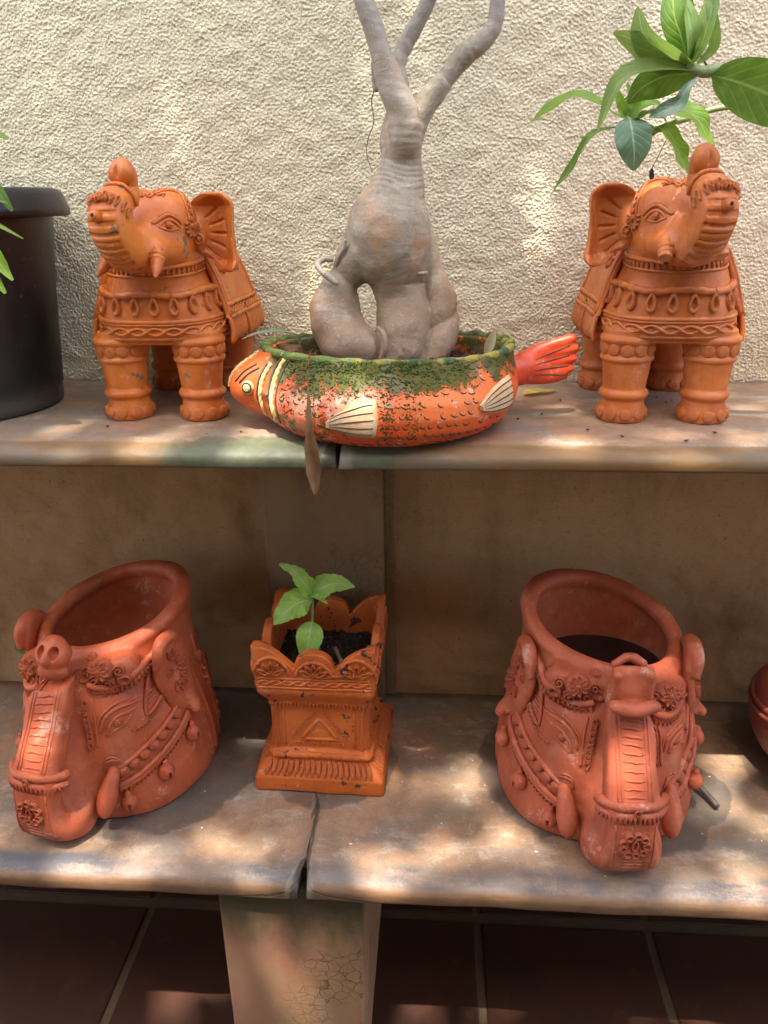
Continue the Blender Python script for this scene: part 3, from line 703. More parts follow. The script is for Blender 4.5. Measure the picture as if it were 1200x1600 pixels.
def build_elephant(loc, rz, mirror, mat, label, stump):
    E_ = elephant_shapes(); H = E_['H']; ud, sd, wd = E_['dir']; B = E_['bvh']; TB = E_['tb']
    root = thing('elephant_statue', label, 'elephant statue', loc, rz, 'standing terracotta elephants on the upper shelf')
    if mirror: root.scale = (-.99, 1, 1.015)
    def own(m):
        if m.materials[0] != mat: m = m.copy(); m.materials[0] = mat
        return m
    body = obj('body', own(E_['body'][0]), root)
    # ears
    for s_ in (1, -1):
        x = Vector((.93, -.16, 0)) if s_ > 0 else Vector(tuple(-sd * .8 - ud * .5))
        x.normalize(); z = Vector((0, 0, 1)); y = z.cross(x)
        if s_ < 0: y = -y
        M = Matrix((x, y, z)).transposed().to_4x4(); M.translation = Vector(H(-.012, .044 * s_, -.006))
        ear = obj('ear', own(E_['ear'][0]), root, M=M)
        if s_ > 0:
            c0 = M @ Vector((.004, -.008, .0)); ny = -y
            flower(ear, mat, (.013, -.009, -.004), (0, -1, 0), (0, 0, 1), .0, 1, .0065, 'ring', 'bead', .0032, zs=.005)
    # tusks
    for s_ in (1, -1):
        dz = (-ud * .55 - sd * .25 * s_ + wd * .80); dz /= np.linalg.norm(dz); z = Vector(dz); x = Vector(sd).normalized(); y = z.cross(x).normalized(); x = y.cross(z)
        M = Matrix((x, y, z)).transposed().to_4x4(); M.translation = Vector(H(.072, .037 * s_, -.026))
        obj('tusk', own(E_['stump' if stump else 'tusk'][0]), root, M=M, label='broken off tusk stump' if stump else None)
    def pt(u, s_, w_, off=0.):
        l, n, i, d = B.find_nearest(Vector(H(u, s_, w_))); return np.array(l + n * off), np.array(n)
    add = lambda name, vf, par=root: obj(name, mesh(name, *vf, mat=mat), par)
    # eyes with lids and brows
    for s_ in (1, -1):
        p, n = pt(.042, .042 * s_, .010)
        eye = inst('eye', 'eye', root, mat, p - n * .0008, n, (0, 0, 1), .0052, zs=.0042)
        sdv = np.array(Vector(n).cross(Vector((0, 0, 1))).normalized()) * s_; 
        def crv(pts, off=.0004): return project(B, [p + sdv * a + wd * b for a, b in pts], 6, off)
        for k, (pts, r) in enumerate((([(-.015, -.004), (-.008, .0035), (0, .0062), (.008, .003), (.014, -.003)], .0013), ([(-.014, -.004), (-.006, -.0058), (.002, -.0062), (.009, -.004), (.014, -.003)], .0010), ([(-.018, .001), (-.009, .0095), (0, .0125), (.009, .009), (.018, .004), (.022, .0065)], .0017), ([(-.017, .005), (-.008, .0135), (.002, .0165), (.012, .012)], .0010))):
            L, N = crv(pts); rr2 = r * np.sin(np.linspace(.25, 2.9, len(L))) ** .5
            add('eyelid' if k < 2 else 'brow', tube(L, rr2 * 1.3, 7))
    # braided head band with a flower hanging before the ear
    for s_ in (1, -1):
        L, N = project(B, [H(.035, .004 * s_, .052), H(.012, .018 * s_, .060), H(-.004, .034 * s_, .05), H(.004, .050 * s_, .032), H(.006, .056 * s_, .014)], 8, .0006)
        add('head_band', braid((L, N), .0032, .0016, .0085))
        add('head_band_edge', tube(L + frames(L, N)[1] * .0048, .0011, 6)); add('head_band_edge', tube(L - frames(L, N)[1] * .0048, .0011, 6))
        p, n = pt(.006, .056 * s_, .006)
        flower(root, mat, p + n * .0012, n, (0, 0, 1), .0088, 9, .0048, 'petal', 'spiral', .0045, zs=.0035, a0=-200, a1=20)
    L, N = project(B, [H(.030, .008 * s_, .058) for s_ in (-4, -2, 0, 2, 4)], 5, .0006); add('head_band', braid((L, N), .0028, .0015, .008))
    # collar: two cords and a row of pressed teeth
    zf = lambda a: .004 * math.cos(a)
    c = (.004, -.03); ct = lambda a: .016 * (1 - math.cos(a))
    p1 = hoop(B, c, .2075, -112, 112, 90, .135, .0004, ct); p2 = hoop(B, c, .1950, -112, 112, 90, .138, .0004, ct)
    add('collar_cord', tube(p1[0], .0026, 7)); add('collar_cord', tube(p2[0], .0017, 6))
    pm = hoop(B, c, .2012, -108, 108, 90, .136, .0004, ct); c = (0, -.02)
    for l, n, t in along(pm, .0072): inst('tooth', 'collar_bead', root, mat, l, n, (0, 0, 1), (.0032, .0050, .0030))
    # garland rope with hanging drops
    g1 = hoop(TB, c, .1835, -122, 122, 100, .18, .0014, lambda a: -.0115 * math.cos(a) + .0016 * math.cos(a * 9))
    add('garland_rope', rope(g1, .0037, .0008, 1.3))
    for i, (l, n, t) in enumerate(along(hoop(TB, c, .1665, -112, 112, 90, .18, .0005, lambda a: -.0110 * math.cos(a)), .0262)):
        inst('drop', 'pendant', root, mat, l, n, (0, 0, 1), (.0112 * rng.uniform(.95, 1.06), .0128, .0080))
    for l, n, t in along(hoop(TB, c, .1835, -112, 112, 90, .18, .003, lambda a: -.0115 * math.cos(a)), .0262):
        inst('bead', 'knot', root, mat, l, n, (0, 0, 1), .0040)
    # plaited girdle under the chest
    gz = .1315
    for dz, r in ((.0125, .0024), (.0085, .0015), (-.0095, .0022), (-.0150, .0030)):
        pp = hoop(TB, (0, 0), gz + dz, -180, 180, 150, .22, .0008, lambda a: -.006 * math.cos(a)); add('girdle_cord', tube(pp[0], r, 8))
    pp = hoop(TB, (0, 0), gz, -180, 180, 150, .22, .0002, lambda a: -.006 * math.cos(a))
    add('girdle_plait', braid(pp, .0046, .0020, .0240, .0012))
    # leg discs and toes
    for sx in (-1, 1):
        for yy in (-.100, .094):
            cx = sx * .0545; fr = yy < 0
            for t in range(-4, 5) if fr else range(-1, 2):
                a = math.radians(t * 31 + (10 * sx)); d = Vector((math.sin(a), -math.cos(a), 0))
                inst('disc', 'anklet_disc', root, mat, Vector((cx, yy, .0968)) + d * .0325, d + Vector((0, 0, -.06)), (0, 0, 1), (.0086, .0088, .0042))
            for t in range(-3, 4) if fr else range(-3, 4):
                a = math.radians(t * 35); d = Vector((math.sin(a), -math.cos(a), 0))
                inst('disc', 'toenail', root, mat, Vector((cx, yy, .0115)) + d * .0312, d + Vector((0, 0, .12)), (0, 0, 1), (.0084, .0080, .0040))
    # saddle cloth: thick sheet over the back with border, flower, band and fringe
    prof = [(0, .252), (.028, .249), (.052, .236), (.068, .214), (.080, .185), (.088, .155), (.092, .134)]
    def sheet(t, yy, off=0.):
        a = abs(t) * (len(prof) - 1); i = min(int(a), len(prof) - 2); f = a - i
        x = prof[i][0] * (1 - f) + prof[i + 1][0] * f; z = prof[i][1] * (1 - f) + prof[i + 1][1] * f
        g = math.copysign(1, t); fl = .008 * (abs(t) ** 3) * (1 if yy > 0 else .6)
        return np.array(((x + fl + off) * g, yy * (1 + .12 * abs(t)), z + off * (1 - abs(t))))
    V, F = [], []; na, nb = 33, 12
    for o in (0, -.006):
        for i in range(na):
            for j in range(nb): V.append(sheet(-1 + 2 * i / (na - 1), -.070 + .15 * j / (nb - 1), o))
    for i in range(na - 1):
        for j in range(nb - 1):
            a = i * nb + j; F.append((a, a + 1, a + nb + 1, a + nb)); b2 = a + na * nb; F.append((b2, b2 + nb, b2 + nb + 1, b2 + 1))
    for i in range(na - 1):
        for j in (0, nb - 1):
            a = i * nb + j; F.append((a, a + nb, a + nb + na * nb, a + na * nb))
    for i in (0, na - 1):
        for j in range(nb - 1):
            a = i * nb + j; F.append((a, a + na * nb, a + 1 + na * nb, a + 1))
    cloth = add('saddle_cloth', (V, F))
    for g in (1, -1):
        for yy in (-.068, -.060, .078):
            L = np.array([sheet(g * t, yy, .0008) for t in np.linspace(.25, .98, 16)]); add('border_cord', tube(L, .0022, 6), cloth)
        L = np.array([sheet(g * t, -.064, .001) for t in np.linspace(.25, .98, 40)]);
        for p in L[::2]: inst('bead', 'bead', cloth, mat, p, (g * .9, 0, .3), (0, 0, 1), (.0022, .0016, .0016))
        Lb = lambda t, o=.001: np.array([sheet(g * t, yy, o) for yy in np.linspace(-.068, .078, 14)])
        add('border_cord', tube(Lb(.86, .002), .0026, 6), cloth); add('border_cord', tube(Lb(.985, .002), .0028, 6), cloth)
        L = Lb(.925, .0015); N = np.tile([g * .96, 0, .28], (len(L), 1)); add('plait', braid((L, N), .0042, .002, .015), cloth)
        n = (g * .86, 0, .5)
        flower(cloth, mat, sheet(g * .56, -.030, .001), n, (0, 0, 1), .0085, 8, .0072, 'petal', 'spiral', .0055, zs=.004)
        flower(cloth, mat, sheet(g * .56, .040, .001), n, (0, 0, 1), .0085, 8, .0072, 'petal', 'spiral', .0055, zs=.004)
        for i in range(20):                                   # fringe strands
            yy = -.067 + .146 * i / 19; a = sheet(g, yy, -.002); b3 = a + np.array((g * .003, (yy) * .10 + rng.uniform(-.002, .002), -.034 + rng.uniform(-.003, .003)))
            mid = (a + b3) / 2 + np.array((g * .003, 0, 0)); P = smooth_path([a + [0, 0, .004], mid, b3], 4)
            add('tassel', tube(P, [.0020, .0028, .0030, .0031, .0031, .0033, .0033, .0028, .0015], 6), cloth)
    # ruff and spout on the trunk
    p, n = pt(.150, -.002, .026); p2, n2 = pt(.140, 0, .044)
    for i in range(13):
        a = (i - 6) / 6; q, nq = pt(.128 - .018 * a * a, a * .0285, .052 - .024 * a * a)
        inst('drop', 'ruff_petal', root, mat, q + nq * .0004, nq, ud * 1 + wd * -.9, (.0046, .0078, .0052))
    L, N = project(B, [H(.10 - .02 * a * a, a * .029, .066 - .026 * a * a) for a in np.linspace(-1.15, 1.15, 9)], 4, .0012); add('ruff_cord', tube(L, .0022, 7))
    k = .9; sp = tube([p - n * .002, p + n * .006, p + n * .0085], [.0062, .0050, .0046], 12, cap=True); s0 = add('spout', sp)
    inst('disc', 'spout_hole', s0, MAT['hole'], p + n * .0083, n, (0, 0, 1), (.0025, .0025, .0008))
    return root
MAT['hole'] = simple('dark opening', ((.03, .015, .01), (.02, .012, .008)), 20, .9, 0)

TK, ZK = 1.22, 1.45
build_elephant((-.385, -.137, 0), 0, False, MAT['orange'], 'bright orange elephant statue with pointed tusks, standing next to the black pot', False)
build_elephant((.312, -.137, 0), -.035, True, MAT['orange2'], 'brownish elephant statue with broken off tusks, standing under the leafy branch', True)

# ------------------------------------------------------------------ elephant head planters
HP = {}
def head_shapes():
    if HP: return HP
    v = Vol((-.185, -.275, -.004), (.185, .165, .352), .0015)
    zs = [0, .02, .05, .10, .15, .20, .25, .30, .345]
    rx = [.157, .159, .157, .150, .141, .132, .126, .124, .125]
    ry = [.154, .155, .151, .142, .132, .122, .116, .113, .114]
    cy = [-.028, -.028, -.026, -.020, -.012, -.006, -.003, 0, 0]
    v.loft(zs, rx, ry, 0, cy, 2.2, .0)
    # brow, head and jaw bulging out of the wall
    v.ell((0, -.105, .155), (.104, .064, .105), .022)
    for s_ in (1, -1):
        v.ell((s_ * .060, -.105, .250), (.050, .032, .032), .012)
        v.ell((s_ * .052, -.118, .112), (.045, .052, .055), .016)
        v.chain([(s_ * .030, -.162, .235, .004), (s_ * .038, -.172, .19, .006), (s_ * .040, -.190, .14, .005)], .006, 's')
    v.ell((0, -.128, .075), (.068, .060, .062), .025)
    v.chain([(0, -.125, .135, .046), (0, -.155, .085, .052), (0, -.180, .060, .050), (0, -.200, .052, .042)], .020)
    # raised trunk: down to the bench, forward and up again as a flat slab in front of the brow
    v.chain([(0, -.180, .042, .030), (0, -.208, .030, .030), (0, -.232, .036, .024), (0, -.243, .065, .019), (0, -.241, .105, .0175), (0, -.235, .125, .0165)], .008, sx=1.9)
    v.chain([(0, -.236, .116, .0172), (0, -.217, .150, .0168), (0, -.193, .190, .0160), (0, -.169, .230, .0155), (0, -.153, .258, .015)], .005, sx=2.05)
    v.chain([(0, -.190, .055, .040), (0, -.186, .085, .036), (0, -.168, .125, .034), (0, -.143, .170, .034), (0, -.119, .210, .033), (0, -.102, .240, .028)], .012)
    # shallow strap panel on the slab and on the nose
    def slabpt(z):
        return np.interp(z, [.04, .065, .105, .15, .19, .23, .258], [-.256, -.260, -.2575, -.2338, -.2090, -.1845, -.1680])
    HP['slab'] = slabpt
    # cavity
    zi = [.06, .08, .12, .2, .3, .40]
    v.loft(zi, [.06, .085, .10, .109, .1085, .110], [.05, .07, .085, .094, .0975, .098], 0, [-.012, -.012, -.008, .0, .003, .004], 2.1, .006, 's')
    # tilted mouth of the planter
    n = np.array((.175, -.25, 1.)); n /= np.linalg.norm(n); c = np.array((0, 0, .286))
    v.put(lambda X, Y, Z: ((X - c[0]) * n[0] + (Y - c[1]) * n[1] + (Z - c[2]) * n[2]) + .004 * np.sin(X * 31 + 1) * np.sin(Y * 27), (-.2, -.17, .2), (.2, .2, .36), .006, 'i')
    # rolled rim following the cut
    rim = []
    for i in range(48):
        a = 2 * math.pi * i / 48; x = .1165 * math.cos(a); y = .003 + .1045 * math.sin(a)
        z = c[2] - ((x - c[0]) * n[0] + (y - c[1]) * n[1]) / n[2] - .007; rim.append((x, y, z, .0125 + .0012 * math.sin(a * 3 + 1)))
    rim.append(rim[0]); v.chain(rim, .008, dense=False)
    v.box((0, 0, -.05), (.3, .4, .05), .0, 0, op='s')
    v.wobble(.0013, 42, 9)
    def fine(X, Y, Z): return 0
    HP['body'] = v.mesh('body', MAT['red']); HP['bvh'] = bvh(HP['body'][1], HP['body'][2]); HP['n'] = n; HP['c'] = c
    # ear: thick lobe, curled top, lower flap
    e = Vol((-.05, -.05, -.105), (.05, .05, .08), .0013)
    e.chain([(-.006, .022, .052, .010), (0, .006, .060, .011), (.005, -.014, .060, .011), (.008, -.028, .046, .009), (.006, -.034, .026, .007)], .010)
    e.ell((-.004, .002, .01), (.012, .038, .058), .008); e.ell((-.003, .008, -.035), (.012, .030, .045), .010)
    e.ell((.012, -.004, .020), (.010, .022, .036), .008, None, 's')
    e.chain([(0, .018, -.055, .014), (.008, .020, -.066, .012), (.018, .016, -.070, .008)], .008)
    e.wobble(.001, 60, 3); HP['ear'] = e.mesh('ear', MAT['red'])
    HP['ebvh'] = bvh(HP['ear'][1], HP['ear'][2])
    q = Vol((-.026, -.026, -.06), (.026, .026, .03), .0011)
    q.chain([(0, .006, .018, .009), (0, .0, .0, .0125), (0, -.004, -.020, .0155), (0, -.006, -.036, .0125), (0, -.006, -.046, .0065)], .001); HP['tusk'] = q.mesh('tusk', MAT['red'])
    # trunk tips: one with open nostrils, one a folded flap
    q = Vol((-.045, -.045, -.035), (.045, .045, .05), .0012)
    q.ell((0, 0, .006), (.030, .021, .026), .004); q.chain([(-.014, .004, .014, .016), (0, .004, .026, .014), (.014, .004, .014, .016)], .006)
    q.ell((0, .004, -.018), (.027, .019, .018), .006)
    for s_ in (1, -1): q.ell((s_ * .0125, -.015, .014), (.0075, .014, .0105), .003, None, 's')
    q.ell((0, -.018, .003), (.008, .008, .012), .005); q.wobble(.001, 90, 4); HP['tipA'] = q.mesh('trunk_tip', MAT['red'])
    q = Vol((-.045, -.05, -.06), (.045, .045, .045), .0012)
    cr, sr = math.cos(.55), math.sin(.55)
    q.box((0, -.004, 0), (.031, .013, .036), .009, .004, [(1, 0, 0), (0, cr, sr), (0, -sr, cr)])
    q.chain([(-.020, .006, .030, .008), (0, .006, .040, .0085), (.020, .006, .030, .008)], .01)
    q.chain([(-.027, -.024, -.022, .008), (0, -.028, -.026, .009), (.027, -.024, -.022, .008)], .008)
    q.ell((0, .004, -.026), (.026, .016, .022), .006)
    q.ell((0, -.026, .012), (.012, .006, .018), .012, None, 's')
    q.wobble(.0013, 70, 5); HP['tipB'] = q.mesh('trunk_tip', MAT['red'])
    # jingle bell
    q = Vol((-.02, -.02, -.025), (.02, .02, .02), .001)
    q.ell((0, 0, -.002), (.0135, .0125, .0145), .002); q.chain([(0, .0, .010, .006), (0, 0, .016, .005)], .003)
    q.box((0, -.012, -.008), (.0012, .006, .009), 0, .001, op='s'); q.ell((0, -.012, -.001), (.003, .005, .003), .001, None, 's'); HP['bell'] = q.mesh('bell', MAT['red'])
    return HP

def build_head(loc, rz, mirror, mat, label, tip, water):
    E_ = head_shapes(); B = E_['bvh']; EB = E_['ebvh']
    root = thing('elephant_head_planter', label, 'planter', loc, rz, 'elephant head planters on the bench')
    if mirror: root.scale = (-1, 1, 1)
    def own(m):
        if m.materials[0] != mat: m = m.copy(); m.materials[0] = mat
        return m
    obj('body', own(E_['body'][0]), root)
    add = lambda name, vf, par=root: obj(name, mesh(name, *vf, mat=mat), par)
    N3 = lambda a: np.array(Vector(a).normalized())
    def ray(x, z, y0=-.4, off=0.):
        z = z - .15 * x * min(1, max(0, (z - .15) / .08)); l, n, i, d = B.ray_cast(Vector((x, y0, z)), Vector((0, 1, 0)))
        while l is None or l[1] > 0: z -= .003; l, n, i, d = B.ray_cast(Vector((x, y0, z)), Vector((0, 1, 0)))
        return np.array(l + n * off), np.array(n)
    def rays(pts, n=6, off=0.):
        P = smooth_path([(x, 0, z) for x, z in pts], n); q = [ray(p[0], p[2], off=off) for p in P]
        L, N = np.array([a for a, b in q]), np.array([b for a, b in q]); N[1:-1] = N[:-2] + 2 * N[1:-1] + N[2:]; N /= np.linalg.norm(N, axis=1)[:, None]; return L, N
    def side(t, z, off=0.):
        a = math.radians(t); d = Vector((math.sin(a), -math.cos(a), 0)); l, n, i, dd = B.ray_cast(Vector((0, -.02, z)) + d * .4, -d); return np.array(l + n * off), np.array(n)
    def sides(pts, n=8, off=0.):
        P = smooth_path([(t, 0, z) for t, z in pts], n); q = [side(p[0], p[2], off) for p in P]
        L, N = np.array([a for a, b in q]), np.array([b for a, b in q])
        for _ in range(2): N[1:-1] = N[:-2] + 2 * N[1:-1] + N[2:]; N /= np.linalg.norm(N, axis=1)[:, None]
        return L, N
    # trunk strap: two rails and rungs
    zz = np.linspace(.138, .246, 14)
    for x in (-.0165, .0165, -.0215, .0215):
        p = [ray(x * (1.12 - .9 * (z - .138)), z) for z in zz]; add('strap_rail', tube([a + b * .0002 for a, b in p], .0013 if abs(x) < .02 else .0011, 6))
    for z in np.linspace(.144, .242, 11):
        P = [ray(x, z + rng.uniform(-.001, .001) + .0015 * math.cos(x * 90)) for x in np.linspace(-.0145, .0145, 6)]
        add('strap_rung', tube([a + b * .0001 for a, b in P], [.0008, .0017, .0021, .0021, .0017, .0008], 6))
    # ruffled ring round the slab
    def around(z, k=1.):
        P = []
        for a in np.linspace(-1, 1, 17):
            x = a * .0475; y = E_['slab'](z) + .026 * (abs(a) ** 3.0) - .0025; P.append((x, y, z + .005 * (1 - abs(a)) * k))
        return np.array(P)
    A1, A2 = around(.131), around(.119)
    add('trunk_ring', tube(A1 - [0, .002, 0], .0062, 8)); add('trunk_ring', tube(A2 - [0, .0005, 0], .0050, 8))
    N = np.array([N3((p[0] * 8, -1, -.45)) for p in A2])
    for l, n, t in along((A2 - [0, .004, .004], N), .0066): inst('tooth', 'ruffle', root, mat, l, n, (0, 0, 1), (.0042, .0085, .0048))
    inst('ring', 'boss', root, mat, ray(0, .131)[0] - [0, .007, -.002], (0, -1, .1), (0, 0, 1), .0042)
    # flower panel on the nose
    for x in (-.0275, .0275):
        p = [ray(x, z) for z in np.linspace(.030, .110, 8)]; add('panel_edge', tube([a for a, b in p], .0012, 6))
    c, n = ray(0, .080)
    flower(root, mat, c, n, (0, 0, 1), .0165, 9, .0062, 'cup', 'drop', (.0078, .0115, .0065), zs=.006)
    for z in (.036, .043, .050):
        P = [ray(x, z) for x in np.linspace(-.013, .013, 5)]; add('panel_groove', tube([a for a, b in P], [.0006, .0015, .0017, .0015, .0006], 6))
    # trunk tip
    tp = obj('trunk_tip', own(E_['tipA' if tip == 'A' else 'tipB'][0]), root, M=Matrix.Translation((0, -.158 if tip == 'A' else -.163, .280 if tip == 'A' else .274)) @ Matrix.Rotation(-.32, 4, 'X') @ Matrix.Scale(.90 if tip == 'A' else 1., 4))
    # rows of pressed cups beside the slab
    for s_ in (1, -1):
        L, N = rays([(.040 * s_, .205), (.044 * s_, .185), (.047 * s_, .16), (.050 * s_, .138)], 6)
        for l, n, t in along((L, N), .0098): inst('drop', 'strap_cup', root, mat, l, n, t, (.0074, .0090, .0080))
        L2, N2 = rays([(.050 * s_, .206), (.055 * s_, .185), (.057 * s_, .16), (.059 * s_, .137)], 6); add('strap_cord', tube(L2 + N2 * .0006, .0018, 6))
    # eye with lids
    for s_ in (1, -1):
        p, n = ray(.084 * s_, .168)
        inst('eye', 'eye', root, mat, p - n * .001, n, (0, 0, 1), .0078, zs=.0040)
        def crv(pts): return rays([(p[0] + a * s_, .168 + b) for a, b in pts], 6, .0006)
        for k, (pts, r) in enumerate((([(-.014, -.016), (-.010, -.002), (-.001, .0085), (.011, .009), (.017, .012)], .0018), ([(-.011, -.017), (-.003, -.0095), (.007, -.005), (.014, .004)], .0014), ([(-.021, -.010), (-.016, .009), (-.003, .019), (.012, .018), (.020, .017)], .0023), ([(-.026, -.004), (-.020, .014), (-.005, .025), (.010, .024)], .0014))):
            L, N = crv(pts); add('eyelid' if k < 2 else 'brow', tube(L, 1.35 * r * np.sin(np.linspace(.25, 2.9, len(L))) ** .6, 7))
    # domed flower clusters and the scalloped head band
    for s_ in (1, -1):
        for i, (x, z, r) in enumerate(((.066, .248, .0125), (.044, .245, .0105), (.090, .243, .0105), (.052, .229, .0120), (.074, .227, .0120), (.036, .257, .0085), (.095, .228, .0105), (.034, .234, .0085))):
            p, n = ray(x * s_, z)
            if i == 0:
                inst('disc', 'boss', root, mat, p, n, (0, 0, 1), (.0185, .0165, .013))
                flower(root, mat, p + n * .0105, n, (0, 0, 1), .0100, 9, .0068, 'petal', 'bead', .0046, zs=.005)
            else: inst('spiral' if i < 5 else 'cup', 'rosette', root, mat, p + n * .001, n, (0, 0, 1), (r, r, r * .8))
        L, N = rays([(.041 * s_, .222), (.054 * s_, .216), (.074 * s_, .213), (.098 * s_, .220), (.116 * s_, .236)], 7, .001)
        add('head_band', tube(L + [0, -.001, .005], .0050, 8)); add('head_band', tube(L - [0, 0, .004], .0040, 8))
        for l, n, t in along((L, N), .0078): inst('drop', 'band_scallop', root, mat, l - np.array((0, 0, .0055)) + n * .002, n + np.array((0, 0, -.4)), (0, 0, 1), (.0052, .0074, .0070))
    # tusks, bells, beads, necklace
    for s_ in (1, -1):
        M = Matrix.Translation((.078 * s_, -.176, .078)) @ Matrix.Rotation(.06 * s_, 4, 'Y') @ Matrix.Rotation(-.35, 4, 'X')
        obj('tusk', own(E_['tusk'][0]), root, M=M)
        for r_, o in ((.0125, 0), (.0105, .005)):
            L, N = rays([((.076 + a) * s_, .108 + b) for a, b in ((-.010, -.006 - o), (-.006, .003 + o), (.004, .005 + o), (.012, -.002))], 4, .0004); add('cheek_fold', tube(L, .0013, 6))
        zb = lambda t: .052 + .085 * ((abs(t) - 25) / 60) ** 1.3 if abs(t) > 25 else .052
        T = [s_ * t for t in (30, 40, 50, 60, 70, 80, 88)]
        pb = sides([(t, zb(t) + .028) for t in T], 8, .0); add('necklace_edge', tube(pb[0] + [0, 0, .011], .0036, 7)); add('necklace_edge', tube(pb[0] - [0, 0, .012], .0026, 7))
        for l, n, t in along(pb, .0200): inst('disc', 'bead', root, mat, l, n, (0, 0, 1), (.0098, .0094, .0085))
        pr = sides([(t, zb(t)) for t in T], 8, .001); add('necklace_rope', rope(pr, .0042)); add('necklace_band', tube(pr[0] + [0, 0, .006], .0042, 8))
        for l, n, t in along(pr, .0068): inst('tooth', 'necklace_tooth', root, mat, l - np.array((0, 0, .006)) + n * .001, n + np.array((0, 0, -.5)), (0, 0, 1), (.0030, .0062, .0040))
        for t in (34, 56, 78):
            p, n = side(s_ * t, zb(t) - .024, .007); a = math.atan2(n[0], -n[1])
            obj('bell', own(E_['bell'][0]), root, M=Matrix.Translation(p) @ Matrix.Rotation(a, 4, 'Z'))
        # neck cloth behind the ear
        for t in (97, 103, 118, 160):
            q = sides([(s_ * t, .012), (s_ * (t - 1), .08), (s_ * (t - 5), .16), (s_ * (t - 8), .235)], 8, .0003); add('cloth_cord', tube(q[0], .0028 if t > 100 else .0022, 7))
        for z in np.linspace(.03, .20, 6):
            p, n = side(s_ * (99.5 - z * 20), z); inst('ring', 'stud', root, mat, p, n, (0, 0, 1), (.0036, .0036, .003))
        for t, z in ((121, .150), (128, .062), (152, .11)):
            p, n = side(s_ * t, z); flower(root, mat, p, n, (0, 0, 1), .0185, 10, .0130, 'petal', 'bead', .0065, zs=.009, wd=1.0); flower(root, mat, p + n * .002, n, (0, 0, 1), .0085, 7, .006, 'petal', 'bead', .004, zs=.005, ctr=False)
        p, n = side(s_ * 112, .19); inst('disc', 'boss', root, mat, p, n, (0, 0, 1), (.011, .013, .009))
        # ear
        M = Matrix.Translation((.132 * s_, -.052, .212)) @ Matrix.Rotation(s_ * -.30, 4, 'Z') @ Matrix.Rotation(s_ * -.10, 4, 'Y') @ Matrix.Diagonal((s_, 1, 1, 1))
        ear = obj('ear', own(E_['ear'][0]), root, M=M)
        def ep(y, z):
            l, n, i, d = EB.ray_cast(Vector((.2, y, z)), Vector((-1, 0, 0))); return (np.array(l), np.array(n)) if l is not None else (np.array((.01, y, z)), np.array((1., 0, 0)))
        p, n = ep(-.008, .004); inst('ring', 'boss', ear, mat, p, n, (0, 0, 1), .0065); inst('bead', 'boss', ear, mat, p, n, (0, 0, 1), .0028)
        for k in range(9):
            a = math.radians(-110 + k * 27); y, z = .001 - .016 * math.cos(a) * -1, .004 + .026 * math.sin(a)
            p, n = ep(y * .9, z); inst('drop', 'petal', ear, mat, p, n, (0, -math.cos(a) * -1, math.sin(a)), (.0068, .0092, .008))
        # pendant triangle in front of the ear
        tri = [ray(x * s_, z, off=.0012)[0] for x, z in ((.106, .214), (.122, .186), (.110, .162), (.106, .214))]
        add('earring_edge', tube(smooth_path(tri[:-1], 5, True), .0028, 7, closed=True))
        for z in (.174, .180, .186, .192, .198):
            w_ = .0125 * (1 - abs(z - .182) / .030); P = [ray((.113 + a) * s_, z + a * .5, off=.0006)[0] for a in (-w_ * .5, 0, w_ * .5)]; add('earring_thread', tube(P, .0012, 5))
        L, N = rays([(.122 * s_, .190), (.121 * s_, .170), (.112 * s_, .153), (.100 * s_, .150)], 5, .001)
        for l, n, t in along((L, N), .0068): inst('drop', 'earring_scallop', root, mat, l, n, t, (.0045, .0052, .005))
    # what is inside
    V, F = polar(lambda t: (.104 * math.cos(t), .088 * math.sin(t)), [(1, 0), (.97, .0), (.6, .001), (0, 0)], 40)
    z = .205 if water else .15
    obj('water' if water else 'soil', mesh('water', [(a, b + .002, c_ + z) for a, b, c_ in V], F, True, MAT['water' if water else 'soil']), root)
    return root
MAT['water'] = simple('dark water', ((.004, .005, .006), (.006, .006, .006)), 3, .03, 0, spec=.8)
def m_soil(name, a, b, c):
    t = NT(name); q = t.mix(t.st(t.noise(60, 5, .7), .35, .65), a, b); q = t.mix(t.st(t.noise(170, 4, .7), .58, .68), q, c)
    return t.done(q, .95, t.bump(t.noise(150, 5, .75), 1, .004), .2)
MAT['soil'] = m_soil('dark potting soil', (.022, .013, .009), (.045, .026, .017), (.14, .09, .06))
MAT['coir'] = m_soil('red brown soil', (.07, .028, .018), (.12, .05, .03), (.22, .11, .07))
TK, ZK = 1.2, 1.5
build_head((-.535, -.190, ZB + .0015), math.radians(-12), True, MAT['red'], 'red elephant head planter facing left, nostrils open at its raised trunk tip', 'A', False)
build_head((.268, -.200, ZB + .0015), math.radians(3), False, MAT['red2'], 'dusty red elephant head planter facing right, holding dark water, folded trunk tip', 'B', True)
TK, ZK = 1.0, 1.0

